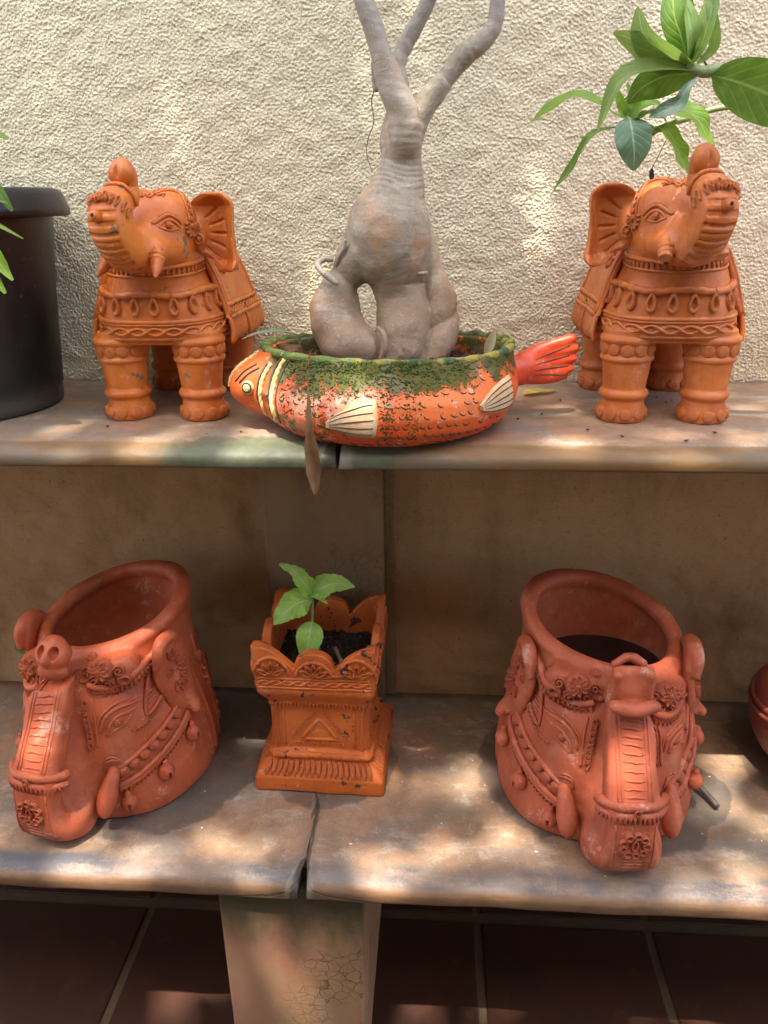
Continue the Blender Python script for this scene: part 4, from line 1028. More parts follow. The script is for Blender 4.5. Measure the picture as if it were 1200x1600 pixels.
# ------------------------------------------------------------------ square planter with a seedling
def planter():
    root = thing('square_planter', 'square scalloped terracotta planter with chipped paint, a small green seedling inside', 'planter', (-.183, -.188, ZB + .001), math.radians(-1.5))
    mat = MAT['planter']
    v = Vol((-.115, -.115, -.004), (.115, .115, .285), .0013)
    zs = [0, .004, .027, .032, .048, .054, .062, .068, .148, .156, .162, .182, .188, .200, .272, .285]
    hw = [.106, .1075, .1065, .104, .086, .083, .0835, .0765, .0745, .079, .080, .0925, .0945, .0950, .0975, .098]
    def fn(X, Y, Z):
        w_ = np.interp(Z[0, 0], zs, hw)[None, None, :]; r = .005
        qx, qy = np.abs(X) - w_ + r, np.abs(Y) - w_ + r
        d = np.sqrt(np.maximum(qx, 0) ** 2 + np.maximum(qy, 0) ** 2) + np.minimum(np.maximum(qx, qy), 0) - r
        # scalloped top edge
        def sc(t):
            a = np.abs(t); m = .236 + .026 * np.sqrt(np.clip(1 - (a / .031) ** 2, 0, 1)); c_ = .232 + .040 * np.sin(np.clip((a - .031) / .062, 0, 1) * 1.72)
            return np.where(a < .031, m, c_)
        top = np.where(np.abs(X) > np.abs(Y), sc(Y), sc(X)) + X * 0
        dz = np.maximum(Z - top, -Z)
        inner = np.maximum(np.maximum(np.abs(X), np.abs(Y)) - (w_ - .0150), .12 - Z)
        d = np.maximum(np.maximum(d, dz), -inner)
        return d * .8
    v.put(fn, (-.11, -.11, 0), (.11, .11, .283), 0)
    # soften the cut top by rounding: average the field once
    a = v.a; a[1:-1, 1:-1, 1:-1] = (a[1:-1, 1:-1, 1:-1] * 2 + a[2:, 1:-1, 1:-1] + a[:-2, 1:-1, 1:-1] + a[1:-1, 2:, 1:-1] + a[1:-1, :-2, 1:-1] + a[1:-1, 1:-1, 2:] + a[1:-1, 1:-1, :-2]) / 8
    a[1:-1, 1:-1, 1:-1] = (a[1:-1, 1:-1, 1:-1] * 2 + a[2:, 1:-1, 1:-1] + a[:-2, 1:-1, 1:-1] + a[1:-1, 2:, 1:-1] + a[1:-1, :-2, 1:-1] + a[1:-1, 1:-1, 2:] + a[1:-1, 1:-1, :-2]) / 8
    v.wobble(.0009, 55, 12)
    m, vv, q = v.mesh('body', mat); obj('body', m, root); B = bvh(vv, q)
    def sp(k, t, z, off=0.):
        R = Matrix.Rotation(k * math.pi / 2, 3, 'Z'); o = R @ Vector((t, -.3, z)); d = R @ Vector((0, 1, 0))
        l, n, i, dd = B.ray_cast(o, d)
        if l is None: l, n = R @ Vector((t, -.095, z)), -d
        return np.array(l + n * off), np.array(n), R
    add = lambda name, vf, par=root: obj(name, mesh(name, *vf, mat=mat), par)
    for k in (0, 1, 3, 2):
        full = k != 2
        tt = np.linspace(-.09, .09, 24)
        P = [sp(k, t, .207) for t in tt]; L, N = np.array([p[0] for p in P]), np.array([p[1] for p in P])
        add('plait', braid((L, N), .0040, .0022, .0185)); add('lip_cord', tube(np.array([sp(k, t, .2155)[0] for t in tt]), .0018, 6)); add('lip_cord', tube(np.array([sp(k, t, .198)[0] for t in tt]), .0018, 6))
        if not full: continue
        # raised rims of the three shells with fans inside
        for cx, w_, h in ((0, .030, .036), (-.068, .030, .042), (.068, .030, .042)):
            arc = [sp(k, cx + w_ * math.cos(a), .212 + h * math.sin(a), .0)[0] for a in np.linspace(.25, math.pi - .25, 13)]
            add('shell_rim', tube(arc, .0030, 7))
            for j in range(5):
                a = math.radians(90 + (j - 2) * 31); p, n, R = sp(k, cx + .0135 * math.cos(a), .222 + .013 * math.sin(a))
                inst('petal', 'shell_petal', root, mat, p, n, R @ Vector((math.cos(a), 0, math.sin(a))), (.0085, .0118, .0085))
        # rope mouldings, side columns, base fringe
        P = [sp(k, t, .0580) for t in np.linspace(-.083, .083, 26)]; add('base_rope', rope((np.array([p[0] for p in P]), np.array([p[1] for p in P])), .0052, 0, 1.9))
        P = [sp(k, t, .1545) for t in np.linspace(-.077, .077, 26)]; pth = (np.array([p[0] for p in P]), np.array([p[1] for p in P]))
        for l, n, t in along(pth, .0062): inst('tooth', 'moulding_bead', root, mat, l, n, (0, 0, 1), (.0032, .0054, .0042))
        for t in (-.0705, .0705):
            P = [sp(k, t, z) for z in np.linspace(.070, .146, 14)]
            for l, n, tg in along((np.array([p[0] for p in P]), np.array([p[1] for p in P])), .0056): inst('tooth', 'column_bead', root, mat, l, n, (.5, 0, 1), (.0036, .0066, .0048))
        for t in (-.058, .058): add('panel_edge', tube([sp(k, t, z)[0] for z in np.linspace(.072, .146, 8)], .0018, 6))
        tri = [(-.030, .086), (.030, .086), (0, .126)]
        for a_, b_ in ((0, 1), (1, 2), (2, 0)):
            P = [sp(k, tri[a_][0] * (1 - f) + tri[b_][0] * f, tri[a_][1] * (1 - f) + tri[b_][1] * f)[0] for f in np.linspace(0, 1, 6)]; add('triangle_edge', tube(P, .0028, 6))
        for sgn in (1, -1):
            for j in range(9):
                f = j / 8; p, n, R = sp(k, sgn * (.046 * (1 - f) + .010 * f), .090 * (1 - f) + .136 * f); inst('cup', 'panel_cup', root, mat, p, n, (0, 0, 1), (.0038, .0030, .003))
        for j in range(10): p, n, R = sp(k, -.038 + .076 * j / 9, .0775); inst('cup', 'panel_cup', root, mat, p, n, (0, 0, 1), (.0034, .0026, .003))
        for j in range(19):
            t = -.084 + .168 * j / 18; p, n, R = sp(k, t, .0400)
            inst('stroke', 'fringe_leaf', root, mat, p, n, R @ Vector((-t * 2.2, 0, 1)), (.0135, .0150, .0105))
            inst('petal', 'fringe_leaf', root, mat, p + n * .0012, n, R @ Vector((-t * 2.2, 0, 1)), (.0088, .0115, .0060))
    # soil with lumps
    n_ = 46; X, Y = grid_uv(n_, n_, -.084, .084, -.084, .084)
    Zs = .196 + fnoise(n_, n_, .0037, .006, .03, 31) * .0022 + .004 * np.cos(X * 20)
    so = obj('soil', gridmesh(np.stack([X, Y, Zs], -1).reshape(-1, 3), n_, n_, 'soil', MAT['soil']), root)
    clods(so, 'clods', 420, lambda: (rng.uniform(-.08, .08), rng.uniform(-.08, .08), .199), .0016, .0042, MAT['soil'])
    clods(so, 'chips', 60, lambda: (rng.uniform(-.08, .08), rng.uniform(-.08, .08), .2015), .0012, .0035, MAT['chip'])
    L = [(.020, -.010, .222), (.036, -.035, .207)]; obj('stick', mesh('stick', *tube(smooth_path(L, 5), [.0032, .003, .0028, .0028, .0034, .004], 8), mat=MAT['twig']), root)
    return root
def clods(par, name, n, pos, r0_, r1_, mat):
    V, F = [], []
    for _ in range(n):
        x, y, z = pos(); r = rng.uniform(r0_, r1_); M = Matrix.Translation((x, y, z)) @ Matrix.Rotation(rng.uniform(0, 6), 4, Vector((rng.random() - .5, rng.random() - .5, rng.random() - .5)).normalized()) @ Matrix.Diagonal((r * rng.uniform(.7, 1.8), r * rng.uniform(.5, 1), r * rng.uniform(.4, .9), 1))
        vs = [(1, 0, 0), (-1, 0, 0), (0, 1, 0), (0, -1, 0), (0, 0, 1), (0, 0, -1)]; o = len(V)
        V += [tuple(M @ (Vector(p) * rng.uniform(.8, 1.2))) for p in vs]
        F += [tuple(o + i for i in f) for f in ((0, 2, 4), (2, 1, 4), (1, 3, 4), (3, 0, 4), (2, 0, 5), (1, 2, 5), (3, 1, 5), (0, 3, 5))]
    return tag(obj(name, mesh(name, V, F, False, mat), par), kind='stuff')
MAT['chip'] = simple('pale bark chips', ((.30, .20, .13), (.20, .12, .07)), 90, .9)
MAT['twig'] = simple('grey brown twig', ((.16, .10, .07), (.24, .17, .12), (.08, .05, .04)), 60, .75, .6, 200)

# ------------------------------------------------------------------ leaves
def m_leaf(name, c1, c2, vein, trans=.45, rough=.38, spots=None, grey=None):
    t = NT(name); u, v_, _ = t.xyz(t.uv)
    c = t.mix(t.st(t.noise(45, 4, .6), .35, .65), c1, c2)
    a = t.M('ABSOLUTE', u)
    lat = t.M('ABSOLUTE', t.sub(t.M('FRACT', t.sub(t.mul(v_, 7.5), t.mul(a, 2.2))), .5))
    c = t.mix(t.mul(t.st(lat, .10, .0), .35), c, vein)
    c = t.mix(t.st(a, .075, .02), c, vein)
    if grey: c = t.mix(t.mul(t.st(t.noise(28, 5, .7), .42, .66), grey[1]), c, grey[0])
    if spots: c = t.mix(t.st(t.noise(120, 3, .7), .68, .72), c, spots)
    b = t.bump(t.mul(t.st(lat, .0, .25), 1.), .35, .001); b = t.bump(t.noise(160, 4, .6), .25, .0008, b)
    pr = t.done(c, rough, b, .5)
    tr = t.t.nodes.new('ShaderNodeBsdfTranslucent'); mx_ = t.t.nodes.new('ShaderNodeMixShader'); t.lk(t.mix(.5, c, (c1[0] * 1.6, c1[1] * 1.5, c1[2] * .6)), tr.inputs[0]); mx_.inputs[0].default_value = trans
    t.t.links.new(t.b.outputs[0], mx_.inputs[1]); t.t.links.new(tr.outputs[0], mx_.inputs[2]); t.t.links.new(mx_.outputs[0], t.out.inputs[0])
    return t.m
MAT['leaf_dark'] = m_leaf('glossy green leaf', (.10, .20, .030), (.16, .29, .045), (.36, .46, .14), .42, .3)
MAT['leaf_lime'] = m_leaf('lime green leaf', (.16, .30, .025), (.22, .37, .04), (.32, .42, .12), .45, .4)
MAT['leaf_pale'] = m_leaf('pale underside of a leaf', (.20, .31, .09), (.25, .37, .10), (.40, .50, .22), .45, .42)
MAT['leaf_grey'] = m_leaf('dusty blue green leaf', (.10, .20, .11), (.14, .25, .15), (.36, .46, .36), .3, .42, grey=((.42, .50, .48), .6))
MAT['leaf_seed'] = m_leaf('fresh seedling leaf', (.28, .50, .06), (.36, .60, .10), (.46, .62, .28), .35, .42, grey=((.44, .60, .30), .3))
MAT['leaf_tree'] = m_leaf('tree leaf', (.05, .11, .02), (.07, .14, .03), (.12, .2, .05), .3, .4)
MAT['stem'] = simple('green stem', ((.20, .27, .10), (.25, .31, .14), (.16, .15, .07)), 60, .5, .3)
def leaf(parent, mat, pts, width, nrm, name='leaf', cup=.25, wave=0., shape=.5, nu=6, tip=.0, stalk=.0, twist=0., serr=0., thick=.0005):
    P = smooth_path(pts, 7); s = np.concatenate([[0], np.cumsum(np.linalg.norm(np.diff(P, axis=0), axis=1))]); s /= s[-1]
    n = 22; ss = np.linspace(0, 1, n); P = np.stack([np.interp(ss, s, P[:, i]) for i in range(3)], 1)
    T = np.gradient(P, axis=0); T /= np.linalg.norm(T, axis=1)[:, None]; N0 = np.array(nrm, float); V, F, UV = [], [], []
    ph = rng.uniform(0, 6)
    for i in range(n):
        t = ss[i]; tt = max(0, (t - stalk) / (1 - stalk)); w_ = width * (max(0, math.sin(math.pi * min(1, tt ** shape * .985 + .0)))) ** .8
        w_ = max(w_, width * .03); w_ *= 1 + serr * math.sin(t * 46)
        Nn = N0 + T[i] * 0; Nn = Nn - T[i] * (Nn @ T[i]); Nn /= np.linalg.norm(Nn) + 1e-9; Sd = np.cross(T[i], Nn)
        if twist: a = twist * (t - .5); Sd, Nn = Sd * math.cos(a) + Nn * math.sin(a), Nn * math.cos(a) - Sd * math.sin(a)
        for j in range(nu + 1):
            u = -1 + 2 * j / nu
            V.append(P[i] + Sd * u * w_ + Nn * (cup * w_ * (abs(u) ** 1.5) + wave * width * math.sin(t * 17 + ph + (2 if u > 0 else 0)) * abs(u))); UV.append((u, t))
    m_ = nu + 1
    for i in range(n - 1):
        for j in range(nu): F.append((i * m_ + j, i * m_ + j + 1, (i + 1) * m_ + j + 1, (i + 1) * m_ + j))
    me = mesh(name, V, F, True, mat); uvl = me.uv_layers.new(name='UVMap')
    idx = np.array([l.vertex_index for l in me.loops]); uvl.data.foreach_set('uv', np.array(UV, np.float32)[idx].ravel())
    return obj(name, me, parent)
TK, ZK = 1.1, 1.6
planter()
TK, ZK = 1.0, 1.0
sd_ = thing('seedling', 'young green seedling with four veined leaves growing in the square planter', 'plant', (0, 0, 0))
stem_p = [(-.1990, -.205, -.432), (-.1978, -.208, -.385), (-.1970, -.210, -.3485), (-.1948, -.210, -.319), (-.1935, -.210, -.300)]
obj('stem', mesh('stem', *tube(smooth_path(stem_p, 5), list(np.linspace(.0026, .0019, 21)), 8), mat=MAT['stem']), sd_)
LS = MAT['leaf_seed']
leaf(sd_, LS, [(-.1945, -.210, -.302), (-.2060, -.213, -.279), (-.2200, -.216, -.257), (-.2430, -.218, -.243)], .0150, (.35, -.75, .55), wave=.26, cup=.3, serr=.08)
leaf(sd_, LS, [(-.1935, -.210, -.300), (-.1700, -.215, -.281), (-.1480, -.218, -.276), (-.1250, -.218, -.281)], .0185, (-.1, -.75, .65), wave=.16, cup=.25, serr=.06, shape=.6)
leaf(sd_, LS, [(-.1950, -.211, -.314), (-.2080, -.218, -.308), (-.2300, -.225, -.318), (-.2560, -.232, -.344)], .0240, (-.1, -.80, .6), wave=.12, cup=.2, serr=.05, shape=.55)
leaf(sd_, LS, [(-.1965, -.212, -.348), (-.1985, -.228, -.360), (-.2020, -.238, -.382), (-.2050, -.242, -.412)], .0220, (0, -.95, .35), wave=.03, cup=-.2, serr=.02, shape=.62)
leaf(sd_, LS, [(-.1940, -.210, -.299), (-.1860, -.218, -.296), (-.1760, -.222, -.300)], .0070, (0, -.7, .7), wave=.2, cup=.3)
leaf(sd_, LS, [(-.1945, -.210, -.300), (-.1985, -.217, -.294), (-.2030, -.219, -.297)], .0045, (0, -.7, .7), wave=.2, cup=.3)
leaf(sd_, LS, [(-.1940, -.210, -.299), (-.1790, -.220, -.301), (-.1680, -.225, -.309)], .0060, (0, -.7, .7), wave=.2, cup=.3)

# ------------------------------------------------------------------ fish shaped bowl
def m_fish():
    t = NT('painted and mossy fish bowl'); x, y, z = t.xyz()
    c = t.mix(t.st(t.noise(9, 4, .6), .35, .65), (.62, .050, .010), (.66, .095, .017))
    mid = t.mul(t.st(t.M('ABSOLUTE', t.sub(x, .02)), .10, .02), t.st(z, .02, .06))
    c = t.mix(t.mul(mid, .55), c, (.70, .20, .02))
    pal = t.mul(t.st(t.M('ABSOLUTE', t.add(x, .15)), .10, .03), t.st(z, .0, .05))
    c = t.mix(t.mul(t.mul(pal, t.st(t.noise(26, 5, .65), .42, .60)), .6), c, (.50, .38, .22))
    hd = t.st(x, -.200, -.225); c = t.mix(t.mul(hd, .75), c, (.62, .125, .018))
    c = t.mix(t.mul(t.st(t.noise(120, 4, .7), .56, .70), .45), c, (.20, .06, .03))
    c = t.mix(t.mul(t.st(t.noise(60, 5, .75), .58, .66), .45), c, (.75, .62, .5))
    ms = t.add(t.mul(t.st(z, .040, .100), .78), t.mul(t.sub(t.noise(26, 6, .78), .5), 1.9))
    ms = t.add(ms, t.mul(t.st(x, .05, -.06), .16)); ms = t.mul(t.st(ms, .50, .66), t.st(x, -.228, -.206))
    mc = t.mix(t.noise(75, 5, .7), (.020, .030, .008), (.10, .14, .022)); mc = t.mix(t.mul(t.st(t.noise(22, 3, .6), .5, .62), .55), mc, (.19, .19, .12))
    c = t.mix(t.mul(ms, .93), c, mc)
    st2 = t.mul(t.st(t.noise(46, 6, .8, t.scale((1, 1, .45))), .56, .61), t.st(x, .07, -.05, .25, 1.)); c = t.mix(t.mul(t.mul(st2, t.st(x, -.215, -.195)), .9), c, mc)
    b = t.bump(t.mul(ms, t.noise(260, 4, .8)), .9, .003); b = t.bump(t.noise(90, 5, .65), .4, .0012, b)
    return t.done(c, t.mix(ms, (.5, .5, .5), (.95, .95, .95)), b, .45)
def m_rim():
    t = NT('green and yellow wavy rim'); x, y, z = t.xyz()
    c = t.mix(t.st(t.noise(55, 4, .6), .42, .58), (.30, .26, .04), (.045, .085, .025)); c = t.mix(t.mul(t.st(t.noise(75, 3, .6, t.scale((1, 1, 1), loc=(4, 0, 0))), .56, .62), .7), c, (.05, .15, .12))
    q = t.mul(t.st(x, -.06, -.16), t.st(t.noise(28, 5, .7), .36, .52)); c = t.mix(t.mul(q, .85), c, t.mix(t.noise(90, 4, .7), (.04, .07, .015), (.18, .26, .05)))
    c = t.mix(t.mul(t.st(t.noise(110, 4, .7), .6, .7), .5), c, (.55, .55, .42)); c = t.mix(t.mul(t.st(y, -.22, -.16), .85), c, (.05, .07, .025))
    return t.done(c, .75, t.bump(t.noise(180, 4, .75), .8, .003), .4)
MAT['fish'] = m_fish(); MAT['rim'] = m_rim()
MAT['moss'] = simple('green moss', ((.030, .050, .010), (.075, .11, .018), (.15, .17, .05)), 60, .95, .6, 300, .2)
MAT['cream'] = simple('cream painted fin', ((.58, .42, .25), (.58, .33, .14), (.56, .18, .05)), 60, .55, .4)
MAT['yellow'] = simple('yellow painted line', ((.60, .38, .10), (.66, .50, .26)), 80, .6, .4)
MAT['black_line'] = simple('dark painted line', ((.03, .018, .012), (.05, .03, .02)), 60, .6, .4)
MAT['scale'] = simple('dark green pressed scale', ((.020, .028, .010), (.05, .05, .018)), 50, .8, .6)
MAT['tailp'] = simple('red orange painted tail', ((.60, .050, .012), (.62, .085, .025), (.62, .28, .15)), 22, .42, .35, 90)
def fish():
    root = thing('fish_bowl', 'orange fish shaped bowl with mossy green rim holding the swollen tree', 'planter', (0, 0, 0))
    C0 = np.array((-.068, -.243))
    v = Vol((-.292, -.412, -.002), (.130, -.08, .122), .0013)
    zs = [0.001, .008, .020, .038, .055, .072, .088, .101]
    v.loft(zs, [.128, .148, .164, .175, .178, .175, .170, .168], [.128, .141, .150, .153, .148, .136, .122, .113], C0[0], C0[1] + np.array([-.012, -.012, -.011, -.009, -.007, -.004, -.001, 0]), 2.25, 0)
    v.chain([(-.195, -.268, .056, .052), (-.222, -.280, .057, .043), (-.244, -.288, .057, .031), (-.257, -.292, .053, .019)], .012)
    v.loft([.050, .066, .09, .13], [.148, .154, .154, .156], [.092, .100, .101, .101], C0[0], C0[1], 2.2, .003, 's')
    v.chain([(-.276, -.295, .040, .0022), (-.264, -.312, .037, .0024), (-.248, -.323, .038, .0018)], .002, 's')
    v.wobble(.0010, 45, 8)
    m, vv, q = v.mesh('body', MAT['fish']); obj('body', m, root); B = bvh(vv, q)
    def add(name, vf, mat, par=root): return obj(name, mesh(name, *vf, mat=mat), par)
    # wavy rolled rim
    P = []; N_ = 260
    for i in range(N_):
        a = 2 * math.pi * i / N_; c_, s_ = math.cos(a), math.sin(a); e = (abs(c_) ** 2.25 + abs(s_) ** 2.25) ** (-1 / 2.25)
        wv = math.sin(a * 27); P.append((C0[0] + (.1645 + .002 * wv) * c_ * e, C0[1] + (.1095 + .002 * wv) * s_ * e, .1005 + .0018 * wv + .003 * math.sin(a * 2 + 1)))
    add('rim', tube(P, .0056, 10, closed=True, mod=lambda i, t: 1 + .16 * math.sin(i * 27 * 2 * math.pi / N_ * 1 + t)), MAT['rim'])
    def fr(x, z, off=0.):
        l, n, i, d = B.ray_cast(Vector((x, -.6, z)), Vector((0, 1, 0)))
        return (np.array(l + n * off), np.array(n)) if l is not None else (None, None)
    # scales pressed in rows: dark crescents
    k = 0
    for row in range(8):
        z = .010 + row * .0118
        for j in range(30):
            x = -.192 + j * .0104 + (row % 2) * .0052 + rng.uniform(-.0012, .0012)
            if x > .098 or (-.137 < x < -.068 and .016 < z < .064) or (.050 < x < .102 and .034 < z < .076) or rng.random() < .22: continue
            p, n = fr(x, z + rng.uniform(-.001, .001), -.0002)
            if p is None or n[1] > -.15: continue
            if k >= 300: break
            inst('scale', 'scale_mark', root, MAT['scale'], p, n, (rng.uniform(-.4, .4) + .4, 0, 1), (.0048 * rng.uniform(.8, 1.25), .0050 * rng.uniform(.75, 1.2), .0036)); k += 1
    # fins: thick fans with dark grooves
    for pts, w_, ang in (([(-.1320, .034), (-.114, .037), (-.093, .039), (-.0735, .0405)], [.004, .0130, .0200, .0225], 0), ([(.053, .047), (.064, .050), (.078, .054), (.0925, .057)], [.004, .0120, .0180, .0195], .2)):
        V, F = [], []; nn = 14; m_ = 9; Q = smooth_path([(a, b, 0, c_) for (a, b), c_ in zip(pts, w_)], 5)
        idx = np.linspace(0, len(Q) - 1, nn)
        G = np.stack([np.interp(idx, range(len(Q)), Q[:, i]) for i in (0, 1, 3)], 1); grid = []
        for i in range(nn):
            rowp = []
            for j in range(m_):
                u = -1 + 2 * j / (m_ - 1); p, n = fr(G[i][0] + .004 * (1 - u * u) * (i / nn) + ang * u * -.004, G[i][1] + u * G[i][2])
                if p is None: p, n = rowp[-1][0], rowp[-1][1]
                h_ = .0052 * min(1, (1 - abs(u)) * 3.5 + .15) * min(1, (nn - 1 - i) * .7 + .2)
                rowp.append((p, n)); V.append(p + n * h_)
            grid.append(rowp)
        for i in range(nn - 1):
            for j in range(m_ - 1): a = i * m_ + j; F.append((a, a + m_, a + m_ + 1, a + 1))
        o = len(V); V += [p - n * .002 for r_ in grid for p, n in r_]
        bd = [j for j in range(m_)] + [i * m_ + m_ - 1 for i in range(1, nn)] + [(nn - 1) * m_ + j for j in range(m_ - 2, -1, -1)] + [i * m_ for i in range(nn - 2, 0, -1)]
        for a, b in zip(bd, bd[1:] + bd[:1]): F.append((a, b, b + o, a + o))
        fin = add('fin', (V, F), MAT['cream'])
        for u in (-.72, -.36, 0, .36, .72):
            L = []
            for i in range(1, nn - 1):
                j = (u + 1) / 2 * (m_ - 1); j0 = int(j); f = j - j0; a = V[i * m_ + j0] * (1 - f) + V[i * m_ + j0 + 1] * f; L.append(a + grid[i][j0][1] * .0001)
            add('fin_ray', tube(L, np.interp(np.linspace(0, 1, len(L)), [0, .5, 1], [.0003, .0009, .0007]), 6), MAT['black_line'], fin)
    # gills: yellow cords and black lines
    for pts, r, mt in (([(-.1930, .098), (-.2040, .078), (-.2080, .052), (-.203, .024)], .0032, 'yellow'), ([(-.199, .098), (-.2100, .078), (-.2140, .052), (-.209, .025)], .0015, 'black_line'),
                       ([(-.213, .091), (-.2235, .073), (-.2270, .050), (-.2215, .026)], .0030, 'yellow'), ([(-.219, .090), (-.2290, .072), (-.2325, .050), (-.2270, .028)], .0013, 'black_line'), ([(-.187, .098), (-.1980, .077), (-.2020, .052), (-.1970, .024)], .0013, 'black_line')):
        Pp = smooth_path([(a, 0, b) for a, b in pts], 8); q_ = [fr(p[0], p[2], .0003) for p in Pp]; q_ = [a for a in q_ if a[0] is not None]
        L, N = np.array([a[0] for a in q_]), np.array([a[1] for a in q_])
        if mt == 'yellow': add('gill_cord', rope((L, N), r, .0005, 2.2), MAT[mt])
        else: add('gill_line', tube(L, r, 6), MAT[mt])
    p, n = fr(-.2455, .0605)
    if p is not None:
        e_o = inst('disc', 'eye', root, MAT['yellow'], p, n, (0, 0, 1), (.0092, .0092, .006)); inst('eye', 'pupil', root, MAT['yellow'], p + n * .002, n, (0, 0, 1), (.0062, .0062, .0035))
        inst('ring', 'eye_ring', root, MAT['black_line'], p + n * .0032, n, (0, 0, 1), (.0058, .0058, .0022)); inst('ring', 'eye_ring', root, MAT['black_line'], p + n * .0045, n, (0, 0, 1), (.0026, .0026, .0016))
    for pts in ([(-.263, .067), (-.250, .080), (-.234, .089)], [(-.257, .066), (-.245, .077), (-.230, .085)]):
        q_ = [fr(p_[0], p_[2], .0002) for p_ in smooth_path([(a, 0, b) for a, b in pts], 6)]; q_ = [a for a in q_ if a[0] is not None]
        if len(q_) > 3: add('brow_line', tube([a[0] for a in q_], .0013, 6), MAT['black_line'])
    L, N = project(B, [(-.276, -.293, .056), (-.270, -.293, .074), (-.256, -.290, .088), (-.234, -.282, .100)], 8, .0003); add('crest_cord', rope((L, N), .0028, 0, 2.2), MAT['yellow'])
    for nm, n_m, zr, mt, r0_, r1_ in (('moss', 850, (.066, .101), MAT['moss'], .0009, .0026), ('moss_streaks', 520, (.012, .075), MAT['moss'], .0008, .0019)):
        pts = []
        while len(pts) < n_m:
            x = rng.gauss(-.09, .075) if nm == 'moss' else rng.choice((-.152, -.140, -.062, -.058, -.190, -.030)) + rng.gauss(0, .006)
            z = zr[1] - abs(rng.gauss(0, (zr[1] - zr[0]) * .5)) if nm == 'moss' else rng.uniform(*zr)
            if -.205 < x < .09:
                p, n = fr(x, max(.008, z), .0002)
                if p is not None: pts.append(p)
        it = iter(pts); clods(root, nm, n_m, lambda: tuple(next(it)), r0_, r1_, mt)
    # tail fan
    t = Vol((.085, -.27, .035), (.205, -.17, .125), .0013)
    t.chain([(.092, -.232, .062, .024), (.110, -.230, .066, .0215), (.128, -.228, .070, .0195)], .004)
    for dz, dx, r in ((.024, .002, .0082), (.012, .007, .0085), (-.001, .006, .0088), (-.014, .003, .0085), (-.023, -.006, .0075)):
        t.chain([(.120, -.229, .070 + dz * .45, .012), (.150, -.228, .076 + dz * .9, .0095), (.180 + dx, -.226, .082 + dz * 1.05, r * .8)], .007)
    t.wobble(.0012, 70, 5); tm = t.mesh('tail', MAT['tailp']); tail = obj('tail', tm[0], root); TBV = bvh(tm[1], tm[2])
    for dz in (.018, .006, -.007, -.018):
        L = []
        for f in np.linspace(.2, .95, 9):
            l, n, i, d = TBV.ray_cast(Vector((.120 + .062 * f, -.4, .070 + dz * (.4 + .75 * f) + .010 * f)), Vector((0, 1, 0)))
            if l is not None: L.append(np.array(l))
        if len(L) > 3: add('tail_line', tube(L, np.interp(np.linspace(0, 1, len(L)), [0, .5, 1], [.0004, .0010, .0008]), 5), MAT['black_line'], tail)
    # soil
    n_ = 80; X, Y = grid_uv(n_, 50, C0[0] - .158, C0[0] + .158, C0[1] - .101, C0[1] + .101)
    Zs = .080 + fnoise(50, n_, .004, .006, .04, 41) * .0026 - .004 * ((X - C0[0]) / .15) ** 2
    e = ((np.abs(X - C0[0]) / .159) ** 2.2 + (np.abs(Y - C0[1]) / .102) ** 2.2); Zs = np.where(e > 1, .056, Zs)
    so = obj('soil', gridmesh(np.stack([X, Y, Zs], -1).reshape(-1, 3), n_, 50, 'soil', MAT['coir']), root)
    def pos():
        a, r = rng.uniform(0, 6.28), rng.random() ** .5 * .93; return (C0[0] + .150 * r * math.cos(a), C0[1] + .094 * r * math.sin(a), .083 + rng.random() * .004)
    clods(so, 'clods', 700, pos, .0018, .0060, MAT['coir'])
    return root
fish()

# ------------------------------------------------------------------ swollen desert rose trunk
def m_bark():
    t = NT('grey swollen bark'); x, y, z = t.xyz(); wv = t.warp(.02, 12)
    c = t.mix(t.st(t.noise(9, 5, .6), .35, .65), (.28, .225, .155), (.37, .31, .23))
    c = t.mix(t.mul(t.st(t.noise(13, 5, .65, t.scale((1, 1, 1), loc=(2, 3, 1))), .52, .68), .6), c, (.42, .22, .10))
    c = t.mix(t.mul(t.st(t.noise(30, 5, .7), .50, .66), .6), c, (.19, .155, .105))
    up_ = t.st(z, .33, .46); c = t.mix(t.mul(up_, .85), c, t.mix(t.st(t.noise(22, 4, .6, t.scale((1, 1, .6))), .4, .6), (.20, .20, .155), (.29, .25, .215)))
    lo = t.st(t.add(z, t.mul(t.sub(t.noise(24, 4, .6), .5), .04)), .125, .085); c = t.mix(t.mul(lo, .6), c, (.27, .15, .08))
    rg = t.noise(34, 5, .62, t.scale((.45, .45, 2.6), src=wv)); c = t.mix(t.mul(t.st(rg, .57, .70), .28), c, (.15, .12, .095))
    sp_ = t.st(t.noise(260, 2, .6), .64, .70); c = t.mix(t.mul(sp_, .45), c, (.5, .46, .4)); c = t.mix(t.mul(t.st(t.noise(190, 3, .7), .62, .70), .5), c, (.13, .10, .07)); c = t.mix(t.mul(t.st(t.noise(18, 6, .75, t.scale((1, 1, 2), src=wv)), .55, .68), .5), c, (.46, .41, .34))
    b = t.bump(rg, .45, .0028); b = t.bump(t.noise(55, 5, .7), .45, .0025, b); b = t.bump(t.noise(220, 4, .7), .5, .0009, b)
    return t.done(c, t.st(t.noise(30, 4), .3, .7, .42, .65), b, .4)
MAT['bark'] = m_bark()
